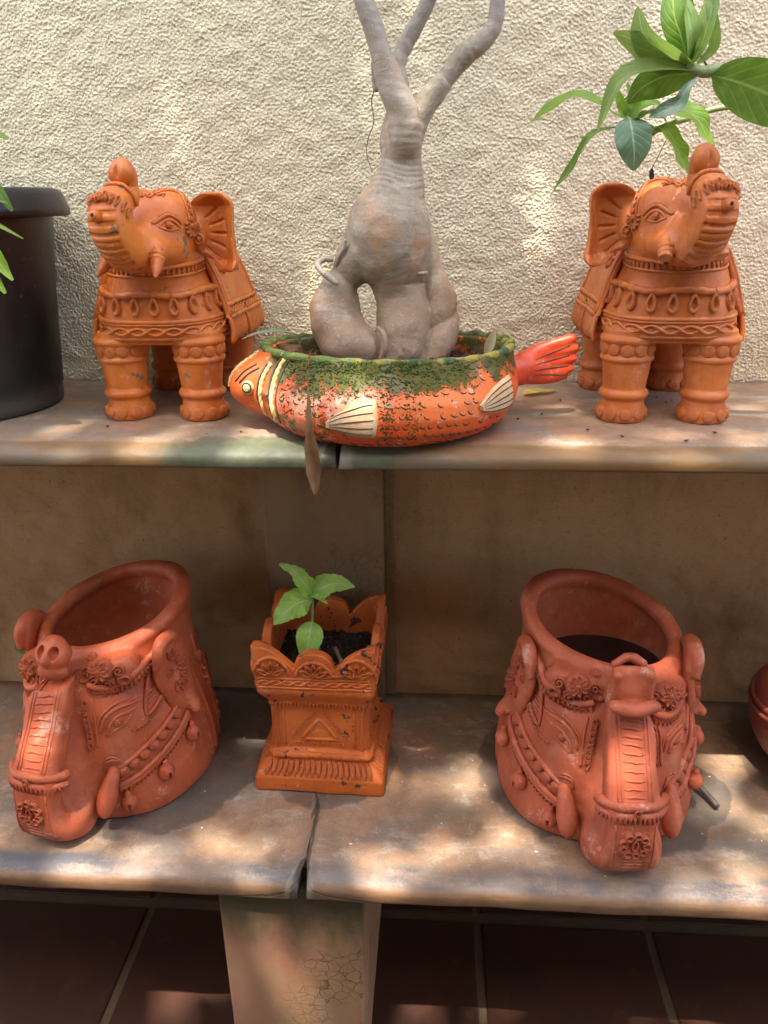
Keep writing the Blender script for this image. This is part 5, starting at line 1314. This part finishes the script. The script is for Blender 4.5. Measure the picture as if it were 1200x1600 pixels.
def tree():
    root = thing('desert_rose', 'grey swollen desert rose trunk with three bare branches, rooted in the fish bowl', 'tree', (-.06, -.23, .074))
    off = np.array((.06, .23, -.074, 0))
    sh = lambda L: [tuple(np.array(p) + off) for p in L]
    v = Vol((-.135, -.105, -.022), (.105, .095, .460), .0014)
    v.chain(sh([(-.0449, -.22, .3789, .0180), (-.0466, -.22, .3573, .0195), (-.0491, -.22, .3316, .0232), (-.0533, -.22, .3017, .0320), (-.0593, -.22, .271, .0440), (-.0655, -.22, .2396, .0585), (-.0590, -.22, .216, .048), (-.0570, -.22, .195, .0385), (-.0540, -.22, .178, .0345)]), .008)
    v.chain(sh([(-.0808, -.22, .2318, .0423), (-.1068, -.222, .2118, .0315), (-.1247, -.224, .1897, .0225), (-.1350, -.226, .1748, .0265), (-.1385, -.23, .1510, .0325), (-.1363, -.236, .1296, .0340)]), .006)
    v.chain(sh([(-.133, -.238, .124, .033), (-.1190, -.250, .1050, .0345), (-.1030, -.256, .0975, .029), (-.093, -.256, .089, .022)]), .004)
    v.chain(sh([(-.0535, -.22, .1820, .0315), (-.0500, -.222, .158, .0325), (-.0470, -.230, .132, .0345), (-.0475, -.238, .108, .0330), (-.0552, -.24, .079, .0316)]), .003)
    v.chain(sh([(-.0480, -.25, .0960, .0270), (-.0671, -.26, .0790, .0207)]), .003)
    v.chain(sh([(-.034, -.218, .285, .014), (-.0205, -.218, .2450, .0165), (-.0100, -.214, .207, .0150), (-.0040, -.210, .183, .0175)]), .005)
    v.chain(sh([(-.0035, -.212, .180, .0180), (.0012, -.213, .155, .0225), (-.0052, -.222, .1319, .0175), (-.012, -.224, .118, .008)]), .003)
    v.chain(sh([(.0105, -.205, .1450, .0110), (.0116, -.215, .1240, .0176), (.0022, -.235, .1042, .0192), (-.0114, -.245, .078, .0174)]), .002)
    brL = [(-.0441, -.238, .3560, .0188), (-.0456, -.24, .3820, .0180), (-.0580, -.24, .4087, .0158), (-.0690, -.24, .4394, .0137)]
    v.chain(sh([(-.0470, -.225, .335, .0205)] + brL), .003)
    v.chain(sh([(-.0580, -.212, .3500, .0175), (-.0575, -.198, .3750, .0140), (-.0535, -.19, .4071, .0120), (-.0546, -.184, .4442, .0108)]), .003)
    v.chain(sh([(-.0410, -.222, .350, .0165), (-.0325, -.220, .3720, .0148), (-.0187, -.22, .3948, .0134), (.0000, -.22, .4160, .0125)]), .003)
    # wrinkle rings, creases
    sl, X, Y, Z = v.sub(v.lo, v.lo + v.n * v.h)
    zc = Z + .004 * np.sin(X * 60) + .003 * np.sin(Y * 70 + 1)
    v.a += (.0004 * np.sin(zc * 760 + np.sin(X * 90) * 2.5 + np.sin(Z * 130) * 2) * np.clip(1 - np.abs(Z - .235) / .045, 0, 1) + .0004 * np.sin(zc * 430 + np.sin(Z * 90) * 3) * np.clip(1 - np.abs(Z - .31) / .06, 0, 1)).astype(np.float32)
    v.ring((.006, .009, .108), .0330, .0330, .0016, .004, 's'); v.ring((.008, .001, .034), .0335, .030, .0016, .004, 's')
    v.chain(sh([(-.022, -.243, .195, .0015), (-.0185, -.246, .17, .0022), (-.0165, -.250, .14, .0022), (-.014, -.256, .11, .0018)]), .004, 's')
    v.chain(sh([(-.168, -.257, .127, .0012), (-.160, -.268, .120, .0016), (-.150, -.2705, .122, .001)]), .001, 's')
    v.wobble(.0020, 42, 21); v.wobble(.0009, 120, 22); v.wobble(.0004, 260, 23)
    m = v.mesh('trunk', MAT['bark']); obj('trunk', m[0], root)
    def br(name, L, k=None):
        L = [tuple(p[:3]) + ((p[3] * .84) if len(p) > 3 else .004,) for p in sh(L)]; Q = smooth_path(L, 8); r = Q[:, 3] * (1 + .018 * np.sin(np.arange(len(Q)) * .9) + .015 * np.sin(np.arange(len(Q)) * 2.3 + 1))
        if k: r = r * (1 + sum(.07 * np.exp(-((np.arange(len(Q)) - q) / 1.3) ** 2) for q in k))
        o = obj(name, mesh(name, *tube(Q, r, 14), mat=MAT['bark']), root); return o
    br('branch', [(-.0640, -.24, .424, .0166), (-.0696, -.24, .4394, .0154), (-.0802, -.24, .4727, .0144), (-.0918, -.24, .502, .0135), (-.108, -.24, .54, .0118), (-.132, -.24, .589, .0094), (-.15, -.25, .66, .007)], (3, 20))
    br('branch', [(-.0536, -.187, .425, .0128), (-.0546, -.184, .4442, .0121), (-.0464, -.18, .4637, .0124), (-.032, -.18, .4855, .0119), (-.0164, -.18, .5122, .011), (.0063, -.18, .5576, .0093), (.0204, -.18, .6077, .0068), (.03, -.17, .68, .005)], (10, 16))
    br('branch', [(-.0060, -.22, .409, .0145), (.0084, -.22, .4249, .0141), (.0295, -.22, .4475, .0150), (.0476, -.22, .4590, .0138), (.0622, -.22, .4761, .0115), (.0655, -.22, .502, .0106), (.0692, -.22, .5399, .0089), (.0854, -.22, .5822, .0073), (.10, -.23, .65, .005)], (14, 17, 20, 26, 31, 35))
    br('twig_stub', [(-.0740, -.232, .418, .0044), (-.0795, -.231, .4105, .0042), (-.0819, -.23, .4241, .0033), (-.0826, -.23, .4400, .0030)])
    br('root_loop', [(-.1380, -.238, .2130, .0050), (-.1500, -.240, .2135, .0042), (-.1580, -.245, .2080, .0056), (-.1540, -.252, .2010, .0046), (-.1440, -.259, .1945, .0058), (-.1330, -.264, .1865, .0046), (-.1290, -.264, .1835, .0020)], (8, 20, 31))
    br('root_loop', [(-.1340, -.240, .2050, .003), (-.1290, -.248, .2180, .0028), (-.1215, -.250, .2290, .0034), (-.1200, -.252, .2380, .0022)])
    br('root_loop', [(-.0790, -.266, .1290, .0030), (-.0715, -.276, .1240, .0042), (-.0680, -.281, .1130, .0048), (-.0690, -.281, .1000, .0050), (-.0745, -.278, .0890, .0042)], (4, 12, 20))
    br('root_nub', [(-.0290, -.245, .195, .001), (-.0250, -.248, .1955, .0026), (-.016, -.238, .1950, .0034)])
    obj('dry_tendril', mesh('dry_tendril', *tube(smooth_path([tuple(np.array(p) + off[:3]) for p in ((-.0800, -.228, .4150), (-.0871, -.205, .3995), (-.0850, -.200, .3777), (-.0921, -.2, .3594), (-.0949, -.2, .3407), (-.0876, -.205, .3180))], 6), .0007, 5), mat=MAT['twig']), root)
    # leaves above the frame
    for (x, y, z) in ((-.15, -.25, .66), (.03, -.17, .68), (.10, -.23, .65)):
        for k in range(9):
            a = k * 2.4; d = np.array((math.cos(a), math.sin(a), .35 + .3 * (k % 3))); d /= np.linalg.norm(d); b0 = np.array((x, y, z)) + off[:3]
            leaf(root, MAT['leaf_dark'], [b0, b0 + d * .03, b0 + d * .06 - [0, 0, .004], b0 + d * .085 - [0, 0, .014]], .014, (0, 0, 1))
    return root
tree()

# ------------------------------------------------------------------ black nursery pot, left
def m_black():
    t = NT('black plastic'); x, y, z = t.xyz()
    c = t.mix(t.st(t.noise(6, 4, .6), .35, .65), (.006, .006, .008), (.013, .0125, .0145))
    c = t.mix(t.mul(t.st(t.add(z, t.mul(t.sub(t.noise(20, 4, .7), .5), .04)), .045, .02), .5), c, (.10, .09, .06))
    c = t.mix(t.mul(t.st(t.noise(240, 2, .6), .70, .75), .5), c, (.35, .32, .28))
    return t.done(c, t.st(t.noise(16, 4, .6), .3, .7, .32, .5), t.bump(t.noise(60, 4, .6), .15, .001), .5)
MAT['black'] = m_black()
def lathe(prof, n=72, sq=0.):
    V, F = [], []
    for r, z in prof:
        for j in range(n): a = 2 * math.pi * j / n; V.append((r * math.cos(a), r * math.sin(a), z))
    for i in range(len(prof) - 1):
        for j in range(n): k = (j + 1) % n; F.append((i * n + j, i * n + k, (i + 1) * n + k, (i + 1) * n + j))
    return V, F
bp = thing('black_pot', 'tall black plastic nursery pot with a wide rim at the left wall', 'plant pot', (-.718, -.180, .001))
obj('body', mesh('body', *lathe([(.0, .0), (.135, .0), (.1385, .003), (.1395, .012), (.1385, .022), (.1415, .028), (.152, .16), (.160, .240), (.163, .262), (.1655, .284), (.158, .284), (.150, .20), (.143, .10), (.0, .1)]), mat=MAT['black']), bp)
obj('rim', mesh('rim', *lathe([(.1600, .270), (.1640, .268), (.186, .268), (.1895, .271), (.1890, .278), (.1830, .297), (.1780, .3035), (.1700, .3055), (.1630, .3040), (.1590, .298), (.158, .284)]), mat=MAT['black']), bp)
obj('soil', mesh('soil', *polar(lambda t: (.159 * math.cos(t), .159 * math.sin(t)), [(1, .262), (.9, .264), (.5, .268), (0, .270)], 40), mat=MAT['soil']), bp)
lp = thing('potted_plant', 'bright green leafy plant spilling over the black pot at the left edge', 'plant', (0, 0, 0))
obj('stem', mesh('stem', *tube(smooth_path([(-.69, -.20, .262), (-.67, -.23, .33), (-.63, -.27, .36), (-.585, -.30, .37)], 6), .005, 8), mat=MAT['stem']), lp)
LL = MAT['leaf_lime']
leaf(lp, LL, [(-.585, -.30, .370), (-.56, -.32, .372), (-.530, -.33, .366), (-.500, -.335, .356)], .013, (.1, -.6, .8), wave=.1)
leaf(lp, MAT['leaf_dark'], [(-.60, -.30, .340), (-.57, -.33, .322), (-.530, -.34, .306), (-.508, -.34, .278)], .018, (.4, -.8, .4), wave=.06)
leaf(lp, LL, [(-.60, -.31, .300), (-.57, -.34, .300), (-.535, -.345, .292), (-.510, -.345, .287)], .009, (.1, -.7, .7), wave=.1)
leaf(lp, LL, [(-.61, -.31, .285), (-.575, -.345, .278), (-.532, -.35, .266), (-.496, -.35, .247)], .0062, (.1, -.7, .7), wave=.05)
leaf(lp, LL, [(-.60, -.31, .270), (-.57, -.35, .250), (-.535, -.36, .232), (-.513, -.36, .200)], .020, (.5, -.8, .3), wave=.08, serr=.05)
leaf(lp, LL, [(-.62, -.31, .25), (-.59, -.35, .235), (-.545, -.36, .215), (-.525, -.36, .185)], .018, (.2, -.9, .3), wave=.08, serr=.05)
leaf(lp, MAT['leaf_dark'], [(-.65, -.28, .31), (-.62, -.33, .32), (-.59, -.35, .305), (-.56, -.36, .28)], .026, (.1, -.8, .6), wave=.08)
for a in ((-.63, -.25, .36), (-.67, -.23, .33), (-.61, -.28, .36)):
    for k in range(4):
        an = k * 1.7 + a[0] * 50; d = np.array((-abs(math.cos(an)), math.sin(an) * .6, .3 * math.sin(k))); b0 = np.array(a)
        leaf(lp, LL, [b0, b0 + d * .03, b0 + d * .06, b0 + d * .09 - [0, 0, .02]], .02, (0, -.3, 1), wave=.08)
l2 = tag(leaf(None, MAT['leaf_dark'], [(-.70, -.22, -.400), (-.66, -.24, -.402), (-.635, -.25, -.404), (-.602, -.26, -.4085)], .012, (0, -.5, .85), name='leaf'), 'dark green pointed leaf reaching in at the left edge behind the red planter', 'leaf')

# ------------------------------------------------------------------ round clay pot, right
def m_clay():
    t = NT('dark red clay'); x, y, z = t.xyz()
    c = t.mix(t.st(t.noise(9, 4, .6), .35, .65), (.17, .038, .030), (.23, .055, .038))
    c = t.mix(t.mul(t.st(z, .115, .20), .9), c, (.33, .07, .042)); c = t.mix(t.mul(t.st(t.noise(24, 5, .75), .52, .68), .6), c, (.17, .07, .065))
    c = t.mix(t.mul(t.st(t.noise(70, 4, .75, t.scale((1, 1, .4))), .56, .68), .5), c, (.50, .26, .20)); c = t.mix(t.st(z, .030, .024), c, (.55, .42, .28))
    return t.done(c, .5, t.bump(t.noise(110, 4, .7), .5, .001), .45)
MAT['clay'] = m_clay()
cp = thing('clay_pot', 'round dark red clay pot with a lid line, cut off by the right edge', 'pot', (.706, -.200, ZB + .0012))
P = []
for i in range(30):
    a = math.pi * (i + .5) / 30; z = .112 - .112 * math.cos(a) if False else .105 - .115 * math.cos(a); P.append((.142 * math.sin(a) ** .86, max(0, z)))
obj('body', mesh('body', *lathe([(0, 0), (.06, 0)] + [(r, z) for r, z in P if z > .012 and r < .17]), mat=MAT['clay']), cp)
obj('shoulder_ring', mesh('shoulder_ring', *lathe([(.1380, .138), (.1405, .141), (.1400, .146), (.1365, .1475), (.1340, .1445)], 72), mat=MAT['clay']), cp)
obj('shoulder_ring', mesh('shoulder_ring', *lathe([(.1350, .152), (.1345, .158), (.1300, .1600), (.1270, .156)], 72), mat=MAT['clay']), cp)
cp.rotation_euler = (math.radians(-7), math.radians(-14), 0)
cp.location.z += .010

# ------------------------------------------------------------------ leafy branches, upper right
def branch_plant():
    r1 = thing('leafy_branch', 'thick green branch with long glossy leaves reaching in from the upper right', 'branch', (0, 0, 0))
    obj('stem', mesh('stem', *tube(smooth_path([(.62, -.30, .30), (.50, -.33, .34), (.3892, -.34, .3824), (.3471, -.34, .3965), (.3223, -.34, .4065), (.2923, -.34, .4083), (.2758, -.34, .4075), (.2600, -.34, .4140)], 7), np.interp(np.linspace(0, 1, 50), [0, .6, 1], [.0095, .0075, .0048]), 12), mat=MAT['stem']), r1)
    D, P_, G = MAT['leaf_dark'], MAT['leaf_pale'], MAT['leaf_lime']
    y = -.34
    leaf(r1, P_, [(.270, y, .4105), (.2373, y - .01, .4226), (.2091, y - .02, .4390), (.1990, y - .02, .4640)], .0175, (-.55, -.6, -.55), cup=.35, shape=.95)
    leaf(r1, P_, [(.270, y, .4100), (.2373, y, .4200), (.2091, y - .01, .4330), (.1790, y - .01, .4445)], .0150, (.1, -.75, -.6), cup=.25, shape=.95)
    leaf(r1, P_, [(.2730, y, .4090), (.2256, y - .015, .4090), (.1894, y - .02, .3990), (.1709, y - .01, .3520)], .0118, (-.25, -.65, .7), cup=.5, shape=.75)
    leaf(r1, D, [(.2750, y, .4060), (.246, y + .01, .4063), (.2201, y + .01, .3960), (.2040, y + .01, .3800)], .0195, (.05, -.95, -.25), cup=.2, shape=.9)
    leaf(r1, D, [(.2630, y, .4120), (.2445, y + .015, .4200), (.2213, y + .02, .4180), (.2010, y + .02, .4140)], .0150, (.1, -.8, .5), cup=.2, shape=.85)
    leaf(r1, D, [(.2615, y, .4149), (.2485, y - .01, .4388), (.2384, y - .01, .4600), (.2360, y, .4950)], .0145, (-.3, -.9, .1), cup=.35, shape=.8)
    leaf(r1, P_, [(.2620, y, .4160), (.2560, y - .02, .4370), (.2510, y - .02, .4540), (.2490, y - .015, .4720)], .0120, (.4, -.85, .1), cup=.5, shape=.8)
    leaf(r1, D, [(.2595, y, .415), (.2590, y + .01, .4384), (.2570, y + .015, .4613), (.2560, y + .01, .490)], .0135, (.6, -.7, .1), cup=.3, shape=.8)
    leaf(r1, P_, [(.2640, y, .4140), (.2700, y - .01, .4300), (.2760, y - .01, .4600), (.2830, y, .4950)], .0105, (-.65, -.7, .1), cup=.5, shape=.8)
    leaf(r1, P_, [(.2700, y, .4140), (.2860, y, .4300), (.2780, y - .01, .4550), (.2720, y, .4850)], .0060, (-.3, -.9, .1), cup=.4, shape=.8)
    leaf(r1, D, [(.2863, y - .004, .4037), (.3145, y - .014, .3945), (.3504, y - .02, .3800), (.4150, y - .02, .3560)], .0290, (.1, -.93, -.35), cup=.22, shape=.75, wave=.02)
    leaf(r1, MAT['leaf_grey'], [(.2735, y - .004, .4040), (.2590, y - .014, .3900), (.2500, y - .014, .3750), (.2240, y - .01, .3640)], .0085, (.3, -.8, .4), cup=.4, shape=1.6)
    obj('tendril', mesh('tendril', *tube(smooth_path([(.2830, y, .4110), (.2740, y + .004, .4240), (.2660, y + .004, .4320)], 4), .0012, 6), mat=MAT['twig']), r1)
    r2 = thing('leafy_branch', 'thin lower branch with wavy lime leaves hanging above the right elephant', 'branch', (0, 0, 0))
    y = -.215
    obj('stem', mesh('stem', *tube(smooth_path([(.62, -.20, .36), (.50, -.20, .385), (.4021, -.2, .3880), (.3638, -.2, .3872), (.3334, -.2, .3832), (.3075, -.2, .3744), (.281, -.205, .3677), (.2588, -.21, .3558), (.2400, -.21, .3660), (.2330, -.21, .3760)], 6), np.interp(np.linspace(0, 1, 55), [0, .6, 1], [.0042, .0033, .0020]), 9), mat=MAT['stem']), r2)
    G2 = MAT['leaf_grey']
    leaf(r2, G, [(.2330, y, .3740), (.2145, y - .005, .3779), (.1885, y - .01, .3935), (.1520, y - .01, .3975), (.1080, y, .3680)], .0092, (.0, -.55, .83), wave=.18, shape=1.25, cup=.3)
    leaf(r2, MAT['leaf_dark'], [(.2320, y, .3640), (.1990, y, .3625), (.1800, y - .01, .3480), (.1620, y, .3140), (.1410, y, .2870)], .0052, (-.6, -.7, .3), wave=.3, shape=1.2, cup=.5)
    leaf(r2, G2, [(.2325, y, .3760), (.2341, y - .014, .3599), (.2380, y - .018, .3383), (.2410, y - .014, .3150)], .0225, (-.05, -.98, .15), wave=.05, shape=.8, cup=.15)
    leaf(r2, G, [(.2330, y, .3760), (.2360, y, .3930), (.2500, y, .3990), (.2680, y, .4070)], .0095, (.1, -.8, .5), wave=.15)
    leaf(r2, G, [(.2340, y, .3760), (.2461, y - .01, .3890), (.2600, y - .01, .3890), (.2740, y, .3850)], .0085, (.1, -.7, .7), wave=.15)
    leaf(r2, G, [(.2645, y, .3660), (.2811, y - .01, .3560), (.2954, y - .01, .3330), (.3160, y, .3030)], .0115, (.35, -.85, .35), wave=.22, shape=.85, cup=.4)
    leaf(r2, G, [(.2650, y, .3740), (.2850, y - .01, .3840), (.3130, y - .01, .3700), (.3380, y, .3370)], .0155, (.2, -.75, .6), wave=.16, shape=.9, cup=.25)
    leaf(r2, G, [(.2290, y, .3760), (.2217, y, .3900), (.2160, y, .4010), (.2090, y, .4150)], .0060, (-.4, -.8, .3), wave=.2)
    leaf(r2, G, [(.2330, y, .3760), (.2270, y + .01, .3880), (.2324, y + .01, .3984), (.2280, y + .01, .4150)], .0075, (.3, -.8, .3), wave=.15)
    leaf(r2, MAT['leaf_dark'], [(.2400, y, .3740), (.2550, y - .01, .3790), (.2680, y - .01, .3740), (.2790, y, .3690)], .0075, (.1, -.6, .8), wave=.2)
    leaf(r2, MAT['leaf_dark'], [(.2500, y + .01, .3660), (.2650, y, .3600), (.2800, y, .3650), (.2900, y, .3720)], .0065, (.1, -.7, .6), wave=.2)
    sw = thing('hanging_seed', 'dark seed pod on a thin thread hanging above the brownish elephant', 'seed pod', (0, 0, 0))
    obj('thread', mesh('thread', *tube(smooth_path([(.2878, -.21, .3668), (.2776, -.212, .3418), (.2672, -.21, .3170)], 5), .00055, 5), mat=MAT['twig']), sw)
    obj('pod', mesh('pod', *tube([(.2672, -.21, .3180), (.2674, -.21, .3150), (.2680, -.21, .3100), (.2690, -.21, .3040), (.2694, -.21, .3010)], [.0008, .0028, .0032, .0024, .0006], 9), mat=simple('dark pod', ((.03, .018, .012), (.05, .03, .02)), 60, .6)), sw)
branch_plant()
p2 = thing('black_pot', 'black plastic pot on the shelf beyond the right edge, source of the leafy branches', 'plant pot', (1.00, -.20, .001))
obj('body', bpy.data.objects['body'].data if False else mesh('body', *lathe([(.0, .0), (.125, .0), (.130, .012), (.150, .24), (.165, .246), (.166, .262), (.150, .262), (.140, .23), (.0, .23)]), mat=MAT['black']), p2)
ps = thing('potted_shrub', 'woody stems rising from the pot beyond the right edge', 'plant', (1.00, -.20, .23))
for q in ([(0, 0, 0), (-.05, -.03, .06), (-.18, -.08, .09), (-.38, -.10, .07)], [(.01, 0, 0), (-.02, 0, .10), (-.16, .0, .14), (-.38, .0, .13)]):
    obj('stem', mesh('stem', *tube(smooth_path(q, 6), .009, 9), mat=MAT['stem']), ps)

# ------------------------------------------------------------------ dead leaves, twig, crumbs
MAT['dead'] = m_leaf('dry brown leaf', (.17, .085, .035), (.25, .135, .065), (.20, .11, .055), .15, .85)
MAT['strap'] = m_leaf('pale green strap leaf', (.16, .24, .12), (.22, .31, .17), (.30, .38, .22), .3, .4)
MAT['straw'] = m_leaf('straw coloured leaf', (.52, .45, .28), (.60, .52, .34), (.65, .58, .42), .3, .6)
MAT['yellowleaf'] = m_leaf('yellow fallen leaf', (.60, .42, .05), (.65, .50, .08), (.7, .6, .2), .3, .5)
tag(leaf(None, MAT['dead'], [(-.1575, -.325, .094), (-.1565, -.350, .1100), (-.1555, -.3650, .1060), (-.1525, -.3990, .085), (-.1517, -.4085, .0560), (-.1518, -.4110, .0160), (-.1506, -.4100, -.0082), (-.1504, -.4090, -.0320), (-.1495, -.4120, -.0530)], .0098, (.1, -1, .1), name='dead_leaf', wave=.35, shape=4.2, cup=.7, serr=.10, twist=1.0), 'long dry brown leaf hanging over the fish bowl and the shelf edge', 'dead leaf')
tag(leaf(None, MAT['strap'], [(-.1896, -.245, .085), (-.1890, -.250, .112), (-.1985, -.272, .1225), (-.2130, -.288, .1270), (-.2341, -.3, .1262), (-.2510, -.305, .1205)], .0058, (0, -.3, 1), name='strap_leaf', shape=.8, cup=.4), 'narrow pale green leaf bent over the left rim of the fish bowl', 'leaf')
tag(leaf(None, MAT['dead'], [(-.215, -.262, .080), (-.205, -.275, .094), (-.193, -.272, .100), (-.176, -.262, .090)], .0130, (.1, -.6, .8), name='dead_leaf', wave=.3, cup=.6), 'crumpled grey brown leaf lying on the soil at the fish head end', 'dead leaf')
tag(leaf(None, MAT['straw'], [(.0640, -.258, .088), (.0680, -.268, .103), (.0710, -.273, .113), (.0740, -.278, .128)], .0070, (-.4, -.9, .1), name='straw_leaf', shape=1.1, cup=.4), 'pale curled leaf tip standing at the right rim of the fish bowl', 'dead leaf')
tag(leaf(None, MAT['yellowleaf'], [(.135, -.110, .003), (.152, -.100, .0045), (.168, -.092, .0040), (.190, -.080, .003)], .0110, (0, 0, 1), name='fallen_leaf', wave=.05), 'yellow fallen leaf on the shelf below the fish tail', 'fallen leaf')
tw = tag(obj('stick', mesh('stick', *tube(smooth_path([(.405, -.225, ZB + .030), (.4381, -.262, ZB + .016), (.4560, -.300, ZB + .0105)], 6), [.0046] * 12 + [.0040], 9), mat=simple('dark burnt stick', ((.05, .035, .03), (.09, .065, .055)), 70, .55, .5))), 'short dark stick leaning on the bench beside the dusty red planter', 'stick')
for i, (x, y, a) in enumerate(((-.425, -.030, .3), (-.400, -.038, 1.9), (-.412, -.048, -.6), (-.437, -.046, 2.5))):
    tag(leaf(None, MAT['straw' if i in (0, 3) else 'dead'], [(x, y, .003), (x + .010 * math.cos(a), y + .010 * math.sin(a), .009), (x + .022 * math.cos(a), y + .022 * math.sin(a), .008), (x + .034 * math.cos(a), y + .030 * math.sin(a), .003)], .0075, (0, -.2, 1), name='fallen_leaf', cup=.8, wave=.2), ['straw coloured curled leaf behind the bright orange elephant\'s front legs', 'brown curled leaf nearest the bright orange elephant\'s right hind leg', 'small brown dry leaf lying in front of the straw coloured one', 'pale dry leaf close to the bright orange elephant\'s left hind leg'][i], 'fallen leaf', 'dry leaves under the left elephant')
def crumb(x, y, z, mat, lab, r=.002):
    V, F = [], []; bs = [(1, 0, 0), (-1, 0, 0), (0, .6, 0), (0, -.6, 0), (0, 0, .4), (0, 0, -.4)]; a = rng.uniform(0, 3); M = Matrix.Rotation(a, 3, 'Z')
    V = [tuple(M @ (Vector(p) * r * rng.uniform(.7, 1.3)) + Vector((x, y, z + r * .42))) for p in bs]
    return V, [(0, 2, 4), (2, 1, 4), (1, 3, 4), (3, 0, 4), (2, 0, 5), (1, 2, 5), (3, 1, 5), (0, 3, 5)]
for lab, mt, lst, gname in (('dark crumbs and seed husks scattered on the upper shelf', 'hole', [(.339, -.150, 0), (.33, -.12, 0), (.300, -.14, 0), (.309, -.347, 0), (.29, -.155, 0), (.35, -.135, 0), (.322, -.11, 0), (.275, -.13, 0), (.42, -.17, 0), (.44, -.09, 0), (-.475, -.10, 0), (-.49, -.16, 0), (-.50, -.06, 0), (-.45, -.30, 0), (.15, -.22, 0), (.19, -.14, 0), (.36, -.31, 0), (.115, -.25, 0), (-.26, -.32, 0), (-.36, -.12, 0), (-.33, -.09, 0), (-.37, -.16, 0), (-.30, -.33, 0), (.20, -.30, 0), (.47, -.24, 0), (.24, -.33, 0)], 'dark'),
                            ('small pale chips and crumbs scattered on the lower bench', 'palechip', [(-.0224, -.1774, ZB), (.0868, -.2611, ZB), (.10, -.30, ZB), (.42, -.35, ZB), (.47, -.22, ZB), (.16, -.40, ZB), (.30, -.42, ZB), (.50, -.36, ZB), (-.38, -.30, ZB), (-.34, -.16, ZB), (-.05, -.26, ZB), (.05, -.12, ZB), (.02, -.35, ZB), (.44, -.10, ZB), (.48, -.30, ZB), (.25, -.44, ZB), (-.36, -.38, ZB), (-.12, -.40, ZB), (.54, -.40, ZB), (.07, -.20, ZB)], 'pale')):
    if mt == 'palechip': MAT[mt] = simple('pale chip', ((.62, .55, .42), (.7, .66, .58)), 90, .8)
    parts = [crumb(x + rng.uniform(-.004, .004), y, z + .0005, None, '', rng.uniform(.0016, .0042) if mt == 'hole' else rng.uniform(.0014, .0034)) for x, y, z in lst]
    tag(obj('crumbs', mesh('crumbs', *merge(*parts), smooth=False, mat=MAT[mt])), lab, 'debris', kind='stuff')

# ------------------------------------------------------------------ the tree over the courtyard that dapples the light
def overhead():
    root = thing('shade_tree', 'leafy tree spreading over the courtyard', 'tree', (-2.6, -2.6, ZF))
    o = np.array((2.6, 2.6, -ZF))
    obj('trunk', mesh('trunk', *tube(smooth_path([(0, 0, 0), (.05, .02, 1.2), (.25, .2, 2.4), (.8, .5, 3.3), (1.6, .9, 3.8)], 8), np.interp(np.linspace(0, 1, 33), [0, 1], [.14, .05]), 12), mat=MAT['bark']), root)
    for e in ((2.2, 1.4, 5.6), (3.0, .2, 5.4), (1.4, .2, 6.2), (1.6, -.4, 5.0)):
        obj('branch', mesh('branch', *tube(smooth_path([(.8, .5, 3.3), (.8 * .5 + e[0] * .5, .5 * .5 + e[1] * .5, 3.75), e], 8), np.interp(np.linspace(0, 1, 17), [0, 1], [.05, .012]), 8), mat=MAT['bark']), root)
    gaps = [(-.54, -.45, ZB, .05), (-.43, -.44, ZB, .05), (-.33, -.41, ZB, .035), (-.27, -.45, ZB, .03), (-.08, -.46, ZB, .045), (.02, -.40, ZB, .035), (.05, -.26, ZB, .035), (.45, -.45, ZB, .05), (.53, -.33, ZB, .04), (.37, -.46, ZB, .03), (.12, -.36, ZB, .035), (.50, -.20, ZB, .03), (-.30, -.12, ZB, .035), (-.02, -.14, ZB, .03),
            (-.42, -.365, 0, .018), (-.33, -.37, 0, .02), (.16, -.35, 0, .03), (.26, -.36, 0, .025), (.45, -.20, 0, .045), (.47, -.35, 0, .05), (.43, -.06, 0, .03), (.285, -.26, .30, .012), (.25, -.34, .42, .03), (-.2, -.21, -.28, .035), (-.16, -.24, .12, .02), (.27, -.42, -.45, .025)]
    Sn = np.array(SUND); r = np.random.RandomState(11); V, F = [], []
    a0 = np.cross(Sn, (0, 1, 0)); a0 /= np.linalg.norm(a0); b0 = np.cross(Sn, a0); c0 = np.array((0., -.25, -.15)); cnt = 0
    G = [(np.array(g[:3]), g[3] * GAPK) for g in gaps]
    for _ in range(NLEAF):
        q = c0 + Sn * r.uniform(4.2, 6.2) + a0 * r.uniform(-1.45, 1.45) + b0 * r.uniform(-1.45, 1.45)
        w_ = r.uniform(.030, .050); bad = False
        for g, rad in G:
            d = q - g; d = d - Sn * (d @ Sn)
            if d @ d < (rad + w_ * .45) ** 2: bad = True; break
        if bad: continue
        n = r.normal(size=3) * .5 + [0, 0, 1]; n /= np.linalg.norm(n); t = r.normal(size=3); t -= n * (t @ n); t /= np.linalg.norm(t); s_ = np.cross(n, t); l = w_ * 2.6; i = len(V)
        for u, v_, h_ in ((-.5, 0, 0), (-.2, -.8, .12), (-.2, .8, .12), (.2, -.75, .1), (.2, .75, .1), (.55, 0, -.12)): V.append(q + o + t * u * l + s_ * v_ * w_ + n * h_ * w_)
        F += [(i, i + 1, i + 2), (i + 1, i + 3, i + 4, i + 2), (i + 3, i + 5, i + 4)]; cnt += 1
    tag(obj('leaves', mesh('leaves', V, F, True, MAT['leaf_tree']), root), kind='stuff')
NLEAF, GAPK = 8200, .78
overhead()
